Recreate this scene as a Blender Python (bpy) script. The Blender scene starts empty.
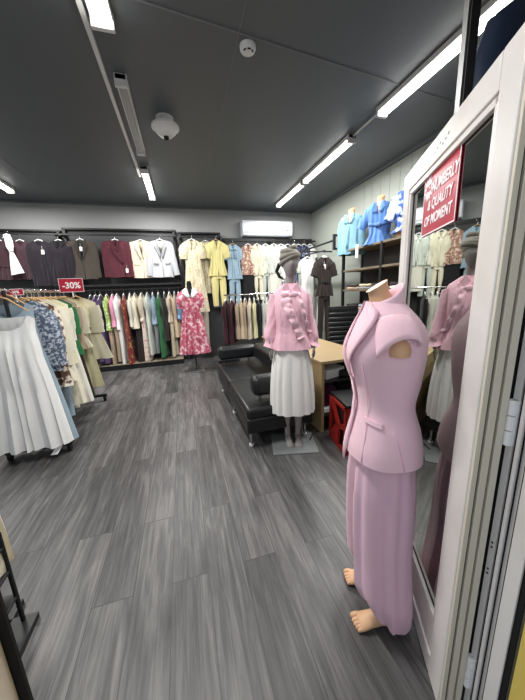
import bpy, bmesh, math, random
from mathutils import Vector, Matrix, noise
PI = math.pi
sin, cos, rad = math.sin, math.cos, math.radians
random.seed(5)
SC = bpy.context.scene
COL = SC.collection

# ------------------------------------------------------------------ camera
cd = bpy.data.cameras.new('camera')
cam = bpy.data.objects.new('camera', cd); COL.objects.link(cam)
cd.sensor_fit = 'HORIZONTAL'; cd.sensor_width = 36.0
cd.lens = 275.0/525.0*36.0
cd.clip_start = 0.02
def cam_axes(p, y, r):
    f0 = Vector((sin(y)*cos(p), cos(y)*cos(p), sin(p)))
    r0 = Vector((cos(y), -sin(y), 0)); u0 = r0.cross(f0)
    r1 = r0*cos(r)+u0*sin(r); u1 = r1.cross(f0)
    return r1, u1, f0
R1, U1, F1 = cam_axes(rad(-12.3), rad(15.7), rad(-2.3))
m3 = Matrix((R1, U1, -F1)).transposed()
cam.matrix_world = Matrix.Translation((0, 0, 1.45)) @ m3.to_4x4()
SC.camera = cam

# ------------------------------------------------------------------ world (grey daylight behind the shopfront)
w = bpy.data.worlds.new('world'); SC.world = w; w.use_nodes = True
w.node_tree.nodes['Background'].inputs[0].default_value = (0.80, 0.88, 1.0, 1)
w.node_tree.nodes['Background'].inputs[1].default_value = 0.55
SC.view_settings.view_transform = 'Standard'; SC.view_settings.look = 'None'
SC.view_settings.gamma = 1.0; SC.view_settings.use_curve_mapping = False
SC.view_settings.exposure = 0.42
TUBE_W = 47.0       # watts of each ceiling fluorescent fitting

# ------------------------------------------------------------------ materials
def lin(c):
    c = c/255.0
    return c/12.92 if c <= 0.04045 else ((c+0.055)/1.055)**2.4
def rgb(r, g, b): return (lin(r), lin(g), lin(b), 1)
MATS = {}
def mat(key, col, rough=0.6, metal=0.0, emit=None, es=0, alpha=1.0, trans=0.0, bump=None, mix=None, spec=0.5, sheen=0.0, ior=1.45, coat=0.0):
    """mix: (kind, colour2, scale, threshold, softness[, colour3])   bump: (scale, strength)"""
    if key in MATS: return MATS[key]
    m = bpy.data.materials.new(key); m.use_nodes = True; MATS[key] = m
    nt = m.node_tree; N = nt.nodes; L = nt.links; b = N['Principled BSDF']
    b.inputs['Base Color'].default_value = col
    b.inputs['Roughness'].default_value = rough; b.inputs['Metallic'].default_value = metal
    b.inputs['Specular IOR Level'].default_value = spec; b.inputs['IOR'].default_value = ior
    b.inputs['Sheen Weight'].default_value = sheen; b.inputs['Coat Weight'].default_value = coat
    if trans: b.inputs['Transmission Weight'].default_value = trans
    if alpha < 1: b.inputs['Alpha'].default_value = alpha
    if emit: b.inputs['Emission Color'].default_value = emit; b.inputs['Emission Strength'].default_value = es
    tc = N.new('ShaderNodeTexCoord')
    if mix:
        kind, c2, sc, th, so = mix[:5]
        if kind == 'floral':
            t = N.new('ShaderNodeTexNoise'); t.inputs['Scale'].default_value = sc; t.inputs['Detail'].default_value = 2.5
            t.inputs['Roughness'].default_value = 0.6; out = t.outputs[0]
        elif kind == 'spots':
            t = N.new('ShaderNodeTexVoronoi'); t.inputs['Scale'].default_value = sc; out = t.outputs['Distance']
        elif kind == 'stripes':
            t = N.new('ShaderNodeTexWave'); t.inputs['Scale'].default_value = sc; t.inputs['Distortion'].default_value = 1.0; out = t.outputs['Fac']
        elif kind == 'rings':
            t = N.new('ShaderNodeTexWave'); t.bands_direction = 'Z'; t.inputs['Scale'].default_value = sc; t.inputs['Distortion'].default_value = 0.3; out = t.outputs['Fac']
        L.new(tc.outputs['Object'], t.inputs['Vector'])
        cr = N.new('ShaderNodeValToRGB'); e = cr.color_ramp.elements
        e[0].position = max(0, th-so); e[0].color = col; e[1].position = min(1, th+so); e[1].color = c2
        if len(mix) > 5:
            n = e.new(min(.99, th+so+.08)); n.color = mix[5]
        L.new(out, cr.inputs[0]); L.new(cr.outputs[0], b.inputs['Base Color'])
    if bump:
        t = N.new('ShaderNodeTexNoise'); t.inputs['Scale'].default_value = bump[0]; t.inputs['Detail'].default_value = 3
        bp = N.new('ShaderNodeBump'); bp.inputs['Strength'].default_value = bump[1]; bp.inputs['Distance'].default_value = 0.01
        L.new(tc.outputs['Object'], t.inputs['Vector']); L.new(t.outputs[0], bp.inputs['Height']); L.new(bp.outputs[0], b.inputs['Normal'])
    return m
def cloth(key, col, mix=None, rough=0.85, alpha=1.0, bump=(9, .35)):
    return mat('cloth_'+key, rgb(*col), rough=rough, mix=mix, bump=bump, spec=0.2, sheen=0.15, alpha=alpha)

M_white = mat('white_paint', rgb(226, 226, 224), 0.4)
M_pvc = mat('white_plastic_frame', rgb(222, 218, 214), 0.32, mix=('floral', rgb(206, 200, 192), 3.0, .62, .12), bump=(2, .05))
M_seal = mat('grey_green_frame_profile', rgb(208, 202, 186), 0.45)
M_black = mat('black_metal', rgb(22, 22, 24), 0.45, bump=(30, .05))
M_blackm = mat('black_rubber', rgb(9, 9, 10), 0.8)
M_chrome = mat('chrome', rgb(205, 205, 205), 0.16, metal=1.0)
M_steel = mat('grey_steel', rgb(165, 165, 165), 0.35, metal=0.9)
M_leather = mat('black_leather', rgb(24, 26, 28), 0.38, bump=(60, .08), spec=.5)
M_hwood = mat('hanger_wood', rgb(200, 165, 118), 0.5, mix=('stripes', rgb(176, 138, 92), 22, .5, .3))
M_oak = mat('oak_board', rgb(158, 136, 100), 0.45, mix=('stripes', rgb(151, 129, 93), 6, .6, .4), bump=(20, .05))
M_shelf = mat('shelf_board', rgb(120, 108, 88), 0.55, mix=('floral', rgb(96, 84, 68), 6, .5, .2))
M_skin = mat('tan_mannequin_skin', rgb(216, 172, 134), 0.42)
M_greyman = mat('grey_mannequin_finish', rgb(152, 147, 144), 0.6, mix=('stripes', rgb(140, 135, 132), 30, .5, .5))
M_hgwhite = mat('white_hanger_plastic', rgb(235, 235, 235), 0.35)
M_tag = mat('white_paper_tag', rgb(240, 240, 238), 0.6)
M_red = mat('red_sign', rgb(176, 22, 52), 0.35)
M_redbox = mat('red_painted_panel', rgb(150, 34, 28), 0.45)
M_letter = mat('white_lettering', rgb(246, 240, 242), 0.5)

# ------------------------------------------------------------------ mesh helpers
class MB:
    def __init__(s): s.v = []; s.f = []
    def add(s, vs, fs):
        n = len(s.v); s.v += [tuple(p) for p in vs]; s.f += [tuple(i+n for i in f) for f in fs]; return s
    def box(s, c, d, rz=0.0, rx=0.0, ry=0.0):
        M = Matrix.Translation(c) @ Matrix.Rotation(rz, 4, 'Z') @ Matrix.Rotation(ry, 4, 'Y') @ Matrix.Rotation(rx, 4, 'X')
        vs = [M @ Vector((d[0]/2*a, d[1]/2*b, d[2]/2*e)) for a in (-1, 1) for b in (-1, 1) for e in (-1, 1)]
        return s.add(vs, [(0, 1, 3, 2), (4, 6, 7, 5), (0, 4, 5, 1), (2, 3, 7, 6), (0, 2, 6, 4), (1, 5, 7, 3)])
    def b2(s, a, b):
        return s.box([(a[i]+b[i])/2 for i in range(3)], [abs(b[i]-a[i]) for i in range(3)])
    def tube(s, pts, r, n=10, cap=True, flat=1.0):
        pts = [Vector(p) for p in pts]; k = len(pts)
        rs = r if isinstance(r, (list, tuple)) else [r]*k
        up = None; vs = []
        for i, p in enumerate(pts):
            t = (pts[min(i+1, k-1)]-pts[max(i-1, 0)])
            t = t.normalized() if t.length > 1e-9 else Vector((0, 0, 1))
            if up is None:
                up = Vector((0, 1, 0)) if abs(t.y) < .8 else Vector((1, 0, 0))
            a = (up - t*up.dot(t)).normalized(); b = t.cross(a); up = a
            for j in range(n):
                q = 2*PI*j/n; vs.append(p+a*cos(q)*rs[i]*flat+b*sin(q)*rs[i])
        fs = [(i*n+j, i*n+(j+1) % n, (i+1)*n+(j+1) % n, (i+1)*n+j) for i in range(k-1) for j in range(n)]
        if cap: fs += [tuple(range(n))[::-1], tuple(range((k-1)*n, k*n))]
        return s.add(vs, fs)
    def rings(s, rings, cap0=True, cap1=True):
        n = len(rings[0]); k = len(rings); vs = [p for r in rings for p in r]
        fs = [(i*n+j, i*n+(j+1) % n, (i+1)*n+(j+1) % n, (i+1)*n+j) for i in range(k-1) for j in range(n)]
        if cap0: fs.append(tuple(range(n))[::-1])
        if cap1: fs.append(tuple(range((k-1)*n, k*n)))
        return s.add(vs, fs)
    def lathe(s, prof, n=24, c=(0, 0, 0), sy=1.0):
        rr = [[(c[0]+r*cos(2*PI*j/n), c[1]+r*sy*sin(2*PI*j/n), c[2]+z) for j in range(n)] for r, z in prof]
        return s.rings(rr)
    def ell(s, c, r, n=18, m=12, fn=None):
        rr = []
        for i in range(m+1):
            ph = PI*(i+.02*(i == 0)-.02*(i == m))/m
            ring = []
            for j in range(n):
                q = 2*PI*j/n; p = Vector((r[0]*sin(ph)*cos(q), r[1]*sin(ph)*sin(q), -r[2]*cos(ph)))
                if fn: p = fn(p)
                ring.append((c[0]+p.x, c[1]+p.y, c[2]+p.z))
            rr.append(ring)
        return s.rings(rr)
    def prism(s, poly, y0, y1, M=None):
        n = len(poly); vs = [Vector((x, y0, z)) for x, z in poly]+[Vector((x, y1, z)) for x, z in poly]
        if M: vs = [M @ v for v in vs]
        fs = [tuple(range(n)), tuple(range(n, 2*n))[::-1]]+[(i, i+n, (i+1) % n+n, (i+1) % n) for i in range(n)]
        return s.add(vs, fs)
    def obj(s, name, m, parent=None, smooth=True, bevel=0.0, sub=0, solid=0.0, loc=None, rot=None):
        me = bpy.data.meshes.new(name); me.from_pydata(s.v, [], s.f); me.update()
        bm = bmesh.new(); bm.from_mesh(me); bmesh.ops.recalc_face_normals(bm, faces=bm.faces)
        if smooth:
            for f in bm.faces: f.smooth = True
            for e in bm.edges:
                if len(e.link_faces) == 2 and e.calc_face_angle(0) > rad(50): e.smooth = False
        bm.to_mesh(me); bm.free()
        me.materials.append(m)
        o = bpy.data.objects.new(name, me); COL.objects.link(o)
        if parent: o.parent = parent
        if loc: o.location = loc
        if rot: o.rotation_euler = rot
        if bevel:
            b = o.modifiers.new('bevel', 'BEVEL'); b.width = bevel; b.segments = 3; b.limit_method = 'ANGLE'
        if solid:
            q = o.modifiers.new('solid', 'SOLIDIFY'); q.thickness = solid
        if sub:
            q = o.modifiers.new('sub', 'SUBSURF'); q.levels = sub; q.render_levels = sub
        return o
def thing(name, label, cat, loc=(0, 0, 0), rz=0.0, group=None, rot=None):
    o = bpy.data.objects.new(name, None); COL.objects.link(o); o.empty_display_size = .1
    o.location = loc; o.rotation_euler = rot or (0, 0, rz); o['label'] = label; o['category'] = cat
    if group: o['group'] = group
    return o
def tag(o, label, cat, group=None, kind=None):
    o['label'] = label; o['category'] = cat
    if group: o['group'] = group
    if kind: o['kind'] = kind
    return o
def struct(o): o['kind'] = 'structure'; return o
def text(name, body, size, m, parent, loc, rot, ext=.001, shear=0.0, sx=1.0):
    cu = bpy.data.curves.new(name, 'FONT'); cu.body = body; cu.size = size; cu.extrude = ext; cu.offset = size*.022
    cu.align_x = 'CENTER'; cu.align_y = 'CENTER'; cu.shear = shear
    t = bpy.data.objects.new(name+'_src', cu); COL.objects.link(t)
    dg = bpy.context.evaluated_depsgraph_get()
    me = bpy.data.meshes.new_from_object(t.evaluated_get(dg)); bpy.data.objects.remove(t)
    me.name = name; me.materials.clear(); me.materials.append(m)
    o = bpy.data.objects.new(name, me); COL.objects.link(o); o.parent = parent; o.location = loc; o.rotation_euler = rot; o.scale = (sx, 1, 1)
    return o
def lerp(a, b, t): return a+(b-a)*t
def sm(t): t = max(0, min(1, t)); return t*t*(3-2*t)
def interp(tab, z):
    """tab rows (z, a, b, ...) in rising z; smooth interpolation"""
    if z <= tab[0][0]: return tab[0][1:]
    for p, q in zip(tab, tab[1:]):
        if z <= q[0]:
            t = (z-p[0])/(q[0]-p[0]); return tuple(lerp(a, b, t) for a, b in zip(p[1:], q[1:]))
    return tab[-1][1:]
def crom(tab, z):
    if z <= tab[0][0]: return tab[0][1:]
    if z >= tab[-1][0]: return tab[-1][1:]
    for i in range(len(tab)-1):
        if z <= tab[i+1][0]:
            p1, p2 = tab[i], tab[i+1]; p0 = tab[max(0, i-1)]; p3 = tab[min(len(tab)-1, i+2)]
            t = (z-p1[0])/(p2[0]-p1[0]); out = []
            for k in range(1, len(p1)):
                m1 = (p2[k]-p0[k])/max(1e-6, p2[0]-p0[0])*(p2[0]-p1[0]); m2 = (p3[k]-p1[k])/max(1e-6, p3[0]-p1[0])*(p2[0]-p1[0])
                out.append((2*t**3-3*t*t+1)*p1[k]+(t**3-2*t*t+t)*m1+(-2*t**3+3*t*t)*p2[k]+(t**3-t*t)*m2)
            return tuple(out)

# ------------------------------------------------------------------ room shell
YB, XR, XL, ZC = 6.35, 3.10, -3.75, 3.18
def floor_mat():
    m = bpy.data.materials.new('grey_wood_planks'); m.use_nodes = True; nt = m.node_tree; N = nt.nodes; L = nt.links; b = N['Principled BSDF']
    tc = N.new('ShaderNodeTexCoord'); mp = N.new('ShaderNodeMapping'); mp.inputs['Rotation'].default_value = (0, 0, PI/2)
    L.new(tc.outputs['Object'], mp.inputs[0])
    br = N.new('ShaderNodeTexBrick'); br.inputs['Scale'].default_value = 1.0
    br.inputs['Brick Width'].default_value = 1.22; br.inputs['Row Height'].default_value = .185; br.inputs['Mortar Size'].default_value = .0022
    br.offset = .37; br.offset_frequency = 2; br.squash = 1
    br.inputs['Color1'].default_value = (0, 0, 0, 1); br.inputs['Color2'].default_value = (1, 1, 1, 1); br.inputs['Mortar'].default_value = (.5, .5, .5, 1)
    br.inputs['Bias'].default_value = 0
    L.new(mp.outputs[0], br.inputs[0])
    # long grain streaks
    g = N.new('ShaderNodeMapping'); g.inputs['Scale'].default_value = (48, 2.4, 1); L.new(tc.outputs['Object'], g.inputs[0])
    off = N.new('ShaderNodeVectorMath'); off.operation = 'ADD'; L.new(g.outputs[0], off.inputs[0])
    mulc = N.new('ShaderNodeVectorMath'); mulc.operation = 'SCALE'; mulc.inputs['Scale'].default_value = 37; L.new(br.outputs[0], mulc.inputs[0]); L.new(mulc.outputs[0], off.inputs[1])
    n1 = N.new('ShaderNodeTexNoise'); n1.inputs['Scale'].default_value = 1; n1.inputs['Detail'].default_value = 8; n1.inputs['Roughness'].default_value = .72; n1.inputs['Distortion'].default_value = .6; L.new(off.outputs[0], n1.inputs[0])
    g2 = N.new('ShaderNodeMapping'); g2.inputs['Scale'].default_value = (7, 1.3, 1); L.new(tc.outputs['Object'], g2.inputs[0])
    off2 = N.new('ShaderNodeVectorMath'); off2.operation = 'ADD'; L.new(g2.outputs[0], off2.inputs[0]); L.new(mulc.outputs[0], off2.inputs[1])
    n2 = N.new('ShaderNodeTexNoise'); n2.inputs['Scale'].default_value = 1; n2.inputs['Detail'].default_value = 3; n2.inputs['Distortion'].default_value = 1.2; L.new(off2.outputs[0], n2.inputs[0])
    def math_(op, a, bb):
        q = N.new('ShaderNodeMath'); q.operation = op
        for i, x in enumerate((a, bb)):
            if isinstance(x, (int, float)): q.inputs[i].default_value = x
            else: L.new(x, q.inputs[i])
        return q.outputs[0]
    s = math_('ADD', math_('MULTIPLY', n1.outputs[0], .62), math_('MULTIPLY', n2.outputs[0], .38))
    sepr = N.new('ShaderNodeSeparateColor'); L.new(br.outputs[0], sepr.inputs[0])
    s = math_('ADD', s, math_('MULTIPLY', math_('SUBTRACT', sepr.outputs[0], .5), .10))
    cr = N.new('ShaderNodeValToRGB'); e = cr.color_ramp.elements
    e[0].position = .33; e[0].color = rgb(46, 45, 45); e[1].position = .70; e[1].color = rgb(120, 118, 117)
    n = e.new(.5); n.color = rgb(80, 79, 79)
    L.new(s, cr.inputs[0])
    mx = N.new('ShaderNodeMixRGB'); mx.inputs[2].default_value = rgb(48, 46, 46)
    L.new(math_('MULTIPLY', br.outputs['Fac'], .75), mx.inputs[0]); L.new(cr.outputs[0], mx.inputs[1]); L.new(mx.outputs[0], b.inputs['Base Color'])
    b.inputs['Roughness'].default_value = .42; b.inputs['Specular IOR Level'].default_value = .4
    bp = N.new('ShaderNodeBump'); bp.inputs['Strength'].default_value = .25; bp.inputs['Distance'].default_value = .004
    L.new(n1.outputs[0], bp.inputs['Height']); L.new(bp.outputs[0], b.inputs['Normal'])
    return m
struct(MB().b2((XL, -1.2, -.1), (XR, YB, 0)).obj('floor', floor_mat(), smooth=False))
M_ceil = mat('dark_grey_ceiling_paint', rgb(100, 105, 109), .5, mix=('floral', rgb(94, 99, 103), 1.2, .5, .3), bump=(1.5, .1))
struct(MB().b2((XL, .38, ZC), (XR, YB, ZC+.1)).obj('ceiling', M_ceil, smooth=False))
M_wall = mat('light_grey_wall_paint', rgb(152, 154, 154), .7, bump=(4, .06))
M_panelw = mat('pale_green_panel_wall', rgb(158, 163, 155), .65, bump=(4, .05))
struct(MB().b2((XL, YB, 0), (XR+.1, YB+.1, ZC)).obj('wall_back', M_wall, smooth=False))
struct(MB().b2((XL-.1, .38, 0), (XL, YB, ZC)).obj('wall_left', M_wall, smooth=False))
mb = MB().b2((XR, .38, 0), (XR+.1, YB, ZC))
for i in range(15): mb.b2((XR-.006, 2.95+i*.2, 0), (XR+.01, 2.95+i*.2+.188, ZC-.05)) if i < 8 else None
struct(mb.obj('wall_right', M_panelw, smooth=False, bevel=.002))
# dark slatted wall covering on the near half of the right wall
mb = MB()
for i in range(20): mb.b2((XR-.03, .5+i*.12, 0), (XR-.006, .5+i*.12+.11, ZC-.02))
struct(mb.obj('trim_4', mat('dark_wall_slats', rgb(50, 54, 52), .5), smooth=False))
struct(MB().b2((XL, YB-.02, ZC-.035), (XR, YB, ZC)).obj('trim_1', M_ceil, smooth=False))
struct(MB().b2((XR-.03, .4, ZC-.045), (XR, YB, ZC)).obj('trim_2', M_ceil, smooth=False))
# seams of the ceiling boards
mb = MB()
mb.tube([(XL, 1.72, ZC-.002), (-.07, 2.17, ZC-.002), (2.04, 2.41, ZC-.002), (XR, 2.53, ZC-.002)], .006, 6)
mb.b2((-2.0, .4, ZC-.004), (-1.985, YB, ZC)); mb.b2((.55, .4, ZC-.003), (.556, YB, ZC))
struct(mb.obj('trim_3', mat('ceiling_seam', rgb(120, 123, 126), .6)))
# front wall right of the door, left sill
struct(MB().b2((.86, .30, 0), (XR+.1, .40, ZC)).obj('wall_front', M_wall, smooth=False))
struct(MB().b2((XL-.1, .30, 2.45), (.86, .40, ZC)).obj('wall_front_lintel', M_wall, smooth=False))
struct(MB().b2((.775, -1.0, 0), (.92, .345, 2.6)).obj('wall_outside_yellow', mat('yellow_outer_wall', rgb(214, 190, 96), .7, bump=(6, .1)), smooth=False))

# ------------------------------------------------------------------ ceiling lamps
def lamp(x, y0, y1, label, on=True, power=1.0, width=.07):
    t = thing('ceiling_light', label, 'ceiling light', ((x), (y0+y1)/2, ZC), 0, 'fluorescent strip lights on the ceiling')
    Ln = y1-y0
    MB().b2((-width/2-.015, -Ln/2, -.045), (width/2+.015, Ln/2, 0)).obj('casing', M_white, t, smooth=False, bevel=.006)
    if on:
        tm = mat('lit_tube', (1, 1, 1, 1), .4, emit=(1, .98, .92, 1), es=7.0)
        MB().b2((-width/2, -Ln/2+.03, -.085), (width/2, Ln/2-.03, -.04)).obj('diffuser', tm, t, smooth=True, bevel=.018)
        ld = bpy.data.lights.new('tube_light', 'AREA'); ld.shape = 'RECTANGLE'; ld.size = width; ld.size_y = Ln-.08
        ld.energy = TUBE_W*(Ln/1.2)*power; ld.color = (1, .985, .96)
        lo = bpy.data.objects.new('tube_light', ld); COL.objects.link(lo); lo.parent = t; lo.location = (0, 0, -.09)
    else:
        MB().b2((-width/2, -Ln/2+.02, -.07), (width/2, Ln/2-.02, -.04)).obj('diffuser', mat('unlit_diffuser', rgb(170, 172, 172), .4), t, smooth=True, bevel=.01)
    for s in (-1, 1): MB().b2((-width/2-.018, s*(Ln/2-.015)-.015, -.09), (width/2+.018, s*(Ln/2-.015)+.015, 0)).obj('end_cap', M_white, t, bevel=.004)
    return t
lamp(-.31, 1.15, 2.32, 'bright strip light at top left, nearest of the left row', width=.10)
lamp(-.30, 2.8, 4.0, 'switched off white strip light in the left row', on=False, width=.06)
lamp(-.33, 4.5, 5.7, 'lit strip light in the left row, nearest the back wall')
lamp(-2.42, 3.1, 5.68, 'lit strip light cut by the left edge of the photo', power=.75)  # unseen near part of this fitting is added length, to brighten the left racks
lamp(2.10, 1.50, 2.73, 'long lit strip light behind the open door top, nearest of the right row', width=.08)
lamp(2.09, 3.2, 4.5, 'lit strip light in the middle of the right row', power=.85)
lamp(2.09, 4.56, 5.8, 'lit strip light in the right row, nearest the air conditioner', power=.5)
# white cable trunking along the left row
tag(MB().b2((-.43, 1.4, ZC-.028), (-.40, 4.83, ZC)).obj('cable_trunking', M_white, smooth=False), 'thin white cable trunking along the left row of lights', 'trunking')
tag(MB().tube([(2.1, 2.73, ZC-.02), (2.1, 3.2, ZC-.02)], .010, 8).obj('cable_conduit', M_white), 'short white conduit joining the near and middle right lights', 'conduit')

# round speaker and smoke detector
t = thing('ceiling_sensor', 'white dome shaped sensor with a dark tip hanging under the ceiling', 'sensor', (.01, 3.33, ZC))
mb = MB()
mb.lathe([(.001, 0), (.085, 0), (.085, -.012), (.001, -.012)], 24); mb.tube([(0, -.02, -.01), (0, -.05, -.03), (.0, -.03, -.06)], .012, 8); mb.tube([(0, .03, -.01), (0, .03, -.06)], .01, 8)
mb.obj('mounting_bracket', M_white, t)
MB().lathe([(.001, -.055), (.10, -.06), (.135, -.075), (.135, -.095), (.115, -.105), (.10, -.13), (.06, -.165), (.001, -.17)], 32).obj('dome', M_white, t)
MB().lathe([(.001, -.165), (.026, -.165), (.024, -.19), (.012, -.195), (.001, -.195)], 16).obj('tip', M_blackm, t)
t = thing('smoke_detector', 'small round white smoke detector with dark slots on the ceiling', 'smoke detector', (.635, 2.33, ZC))
MB().lathe([(.001, 0), (.058, 0), (.058, -.02), (.05, -.034), (.03, -.042), (.001, -.044)], 28).obj('housing', M_white, t)
for a in (-.9, 0, .9):
    MB().box((sin(a)*.036, -cos(a)*.036+.0, -.040), (.022, .008, .006), rz=a).obj('slot', M_blackm, t)

# ------------------------------------------------------------------ air conditioner
t = thing('air_conditioner', 'white wall mounted air conditioner above the hanging clothes', 'air conditioner', (1.97, YB, 2.60))
prof = [(-.21, .02), (-.23, .10), (-.23, .27), (-.20, .315), (0, .32), (0, 0), (-.10, 0), (-.17, .004)]
mb = MB(); rr = [[(x, y, z) for y, z in prof] for x in (-.58, .56)]; mb.rings(rr); mb.obj('body', mat('ac_white', rgb(232, 236, 244), .3), t, smooth=False, bevel=.008)
MB().box((0, -.16, .012), (1.0, .09, .008), rx=.2).obj('air_flap', mat('ac_grey', rgb(170, 172, 174), .4), t, bevel=.002)
MB().b2((-.56, -.233, .075), (.54, -.229, .079)).obj('panel_seam', mat('ac_grey', None), t, smooth=False)
MB().b2((.40, -.234, .12), (.47, -.229, .14)).obj('display', mat('ac_display', rgb(90, 95, 100), .3), t, smooth=False)

# ------------------------------------------------------------------ display fixtures on the back wall
M_board = mat('charcoal_backboard', rgb(66, 67, 69), .6, bump=(8, .05))
def rail_fixture(label, x0, x1, ytop, ztop, board, ledge=None, rails=(), depth=.32, uprights=(), board_from=0.0, nrail=None):
    t = thing('display_rack', label, 'display rack', ((x0+x1)/2, YB-.01, 0)); cx = (x0+x1)/2
    X = lambda x: x-cx
    if board: MB().b2((X(x0), -.06, board_from), (X(x1), -.03, ztop)).obj('backboard', M_board, t, smooth=False)
    for ux in uprights:
        MB().b2((X(ux)-.025, -.12, .0), (X(ux)+.025, -.05, ztop+.01)).obj('upright', M_black, t, smooth=False, bevel=.004)
        for z, dp in rails: MB().b2((X(ux)-.012, -dp-.02, z-.035), (X(ux)+.012, -.10, z+.0)).obj('rail_arm', M_black, t, smooth=False)
    for z, dp in rails: MB().b2((X(x0), -dp-.012, z-.03), (X(x1), -dp+.012, z)).obj('hanging_rail', M_black, t, smooth=False, bevel=.004)
    MB().b2((X(x0), -.13, ztop), (X(x1), -.02, ztop+.035)).obj('top_beam', M_black, t, smooth=False, bevel=.004)
    if ledge: MB().b2((X(x0), -depth-.05, ledge), (X(x1), -.06, ledge+.035)).obj('ledge', M_black, t, smooth=False, bevel=.004)
    return t
YR = 6.05
rail_fixture('black framed display rack holding the dark jackets at far left', -3.6, -2.02, 0, 2.64, True, None, [(2.58, .30)], uprights=(-3.55, -2.07))
rail_fixture('charcoal display rack with the brown, burgundy and pale blazers', -2.0, .02, 0, 2.68, True, 1.63, [(2.58, .30), (1.58, .31)], uprights=(-1.97, -.03))
rail_fixture('charcoal display rack behind the yellow outfit and floral dress', .05, .92, 0, 2.64, True, None, [(2.56, .30)], uprights=(.09, .89))
rail_fixture('black rack under the air conditioner with pale outfits', .95, 3.05, 0, 2.53, True, None, [(2.50, .30)], uprights=(.98, 2.0, 2.98))
t = thing('display_plinth', 'low black plinth with a pale edge under the long dresses', 'plinth', (-.98, 5.99, 0))
MB().b2((-.90, -.12, 0), (.90, .20, .10)).obj('body', M_black, t, smooth=False, bevel=.003)
MB().b2((-.90, -.125, .10), (.90, .20, .115)).obj('top_edge', mat('pale_edge', rgb(150, 140, 122), .5), t, smooth=False)

# ------------------------------------------------------------------ garments
HALFW = {}
class Garment:
    def __init__(g, L=.7, sw=.20, ww=.17, hw=.22, d=.05, vd=.12, nw=.065, drop=.07, fa=.006, nf=5, wl=.42, ph=0.0, z0=-.10, lean=0.0, td=(.25, .12), scoop=False, wr=.022):
        g.__dict__.update(locals())
        g.side = random.uniform(-.01, .01)
    def W(g, v):
        t = v*g.L
        a = sm(t/.12)
        w = lerp(g.sw, g.sw*.93, a)
        if t < g.wl: w = lerp(w, g.ww, sm((t-.05)/(g.wl-.05)))
        else: w = lerp(g.ww, g.hw, ((t-g.wl)/max(.01, g.L-g.wl))**.9)
        return w
    def ztop(g, x, front):
        ax = abs(x)
        if ax >= g.nw: return -g.drop*((ax-g.nw)/(g.sw-g.nw))**1.2
        k = 1-ax/g.nw
        return -(g.vd if front else .015)*((1-(ax/g.nw)**2)**.5 if g.scoop else k**.9)
    def pt(g, a, v):
        s = cos(a); front = sin(a) < 0
        W = g.W(v); x = s*W; zt = g.ztop(s*g.sw, front)
        z = zt+(-g.L-zt)*v
        D = g.d*lerp(g.td[0] if abs(s*g.sw) < g.nw else g.td[1], 1, sm(v*(5 if g.td[0] < .3 else 9)))
        if v > .5: D *= 1+.35*(v-.5)*2
        y = -D*abs(sin(a))**.7 if front else D*abs(sin(a))**.7
        f = g.fa*(v**.8)
        y += f*sin(g.nf*s*PI+g.ph)*(1 if front else -1)*(abs(sin(a))**.5)+.5*f*sin(g.nf*2.3*s+g.ph*2+v*4)
        x += f*.8*sin(g.nf*a+g.ph); z += .004*sin(g.nf*a*1.3+g.ph)*v
        y += g.wr*sm(v*4)*noise.noise(Vector((x*14+g.side*900, z*7+v*2, 1.7 if front else 5.1)))*(abs(sin(a))**.3)
        return Vector((x+g.side*v, y+g.lean*v*g.L, z+g.z0))
    def fy(g, x, z):
        v = max(0.02, min(1, -(z-g.z0)/g.L)); W = g.W(v); s = max(-.97, min(.97, (x-g.side*v)/W))
        a = -math.acos(s); 
        # refine v for the sloping neckline
        zt = g.ztop(s*g.sw, True); v2 = max(0.0, min(1, (z-g.z0-zt)/(-g.L-zt)))
        return g.pt(a, v2).y
    def body(g, name, m, parent, nu=52, nv=22, **k):
        mb = MB(); rr = []
        for i in range(nv+1):
            v = (i/nv)**1.15
            rr.append([g.pt(2*PI*j/nu+.0001, v) for j in range(nu)])
        mb.rings(rr, False, False)
        return mb.obj(name, m, parent, **k)
    def sleeve(g, sd, m, parent, L=.55, r0=.075, r1=.05, ang=10, bend=8, puff=0.0, fwd=0.0, name='sleeve', flat=.62):
        mb = MB(); rr = []; n = 16; k = 9
        zs = g.z0-g.drop-r0*.55; p = Vector((sd*(g.sw-r0*.62), 0, zs)); a = rad(ang+6)
        for i in range(k+1):
            t = i/k; aa = lerp(a, rad(ang-bend), sm(t*2.2))
            if i: p = p+Vector((sd*sin(aa), -fwd*t, -cos(aa)))*(L/k)
            r = lerp(r0, r1, t)+puff*sin(PI*min(1, t*1.1))
            dx = Vector((sd*cos(aa), 0, sin(aa)))
            ring = []
            for j in range(n):
                q = 2*PI*j/n; wr = 1+.07*sin(3*q+i*1.7+g.ph)*min(1, t*3)
                ring.append(p+dx*cos(q)*r*wr+Vector((0, 1, 0))*sin(q)*r*flat*wr)
            rr.append(ring)
        mb.rings(rr, True, False); return mb.obj(name, m, parent)
    def patch(g, name, poly, m, parent, off=.004, th=.004, cuts=2):
        bm = bmesh.new(); vs = [bm.verts.new((x, 0, z)) for x, z in poly]; bm.faces.new(vs)
        bmesh.ops.triangulate(bm, faces=bm.faces[:])
        for _ in range(cuts): bmesh.ops.subdivide_edges(bm, edges=bm.edges[:], cuts=1, use_grid_fill=True)
        for v in bm.verts: v.co.y = g.fy(v.co.x, v.co.z)-off
        for f in bm.faces: f.smooth = True
        me = bpy.data.meshes.new(name); bm.to_mesh(me); bm.free(); me.materials.append(m)
        o = bpy.data.objects.new(name, me); COL.objects.link(o); o.parent = parent
        q = o.modifiers.new('solid', 'SOLIDIFY'); q.thickness = th; q.offset = 0
        return o
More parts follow.
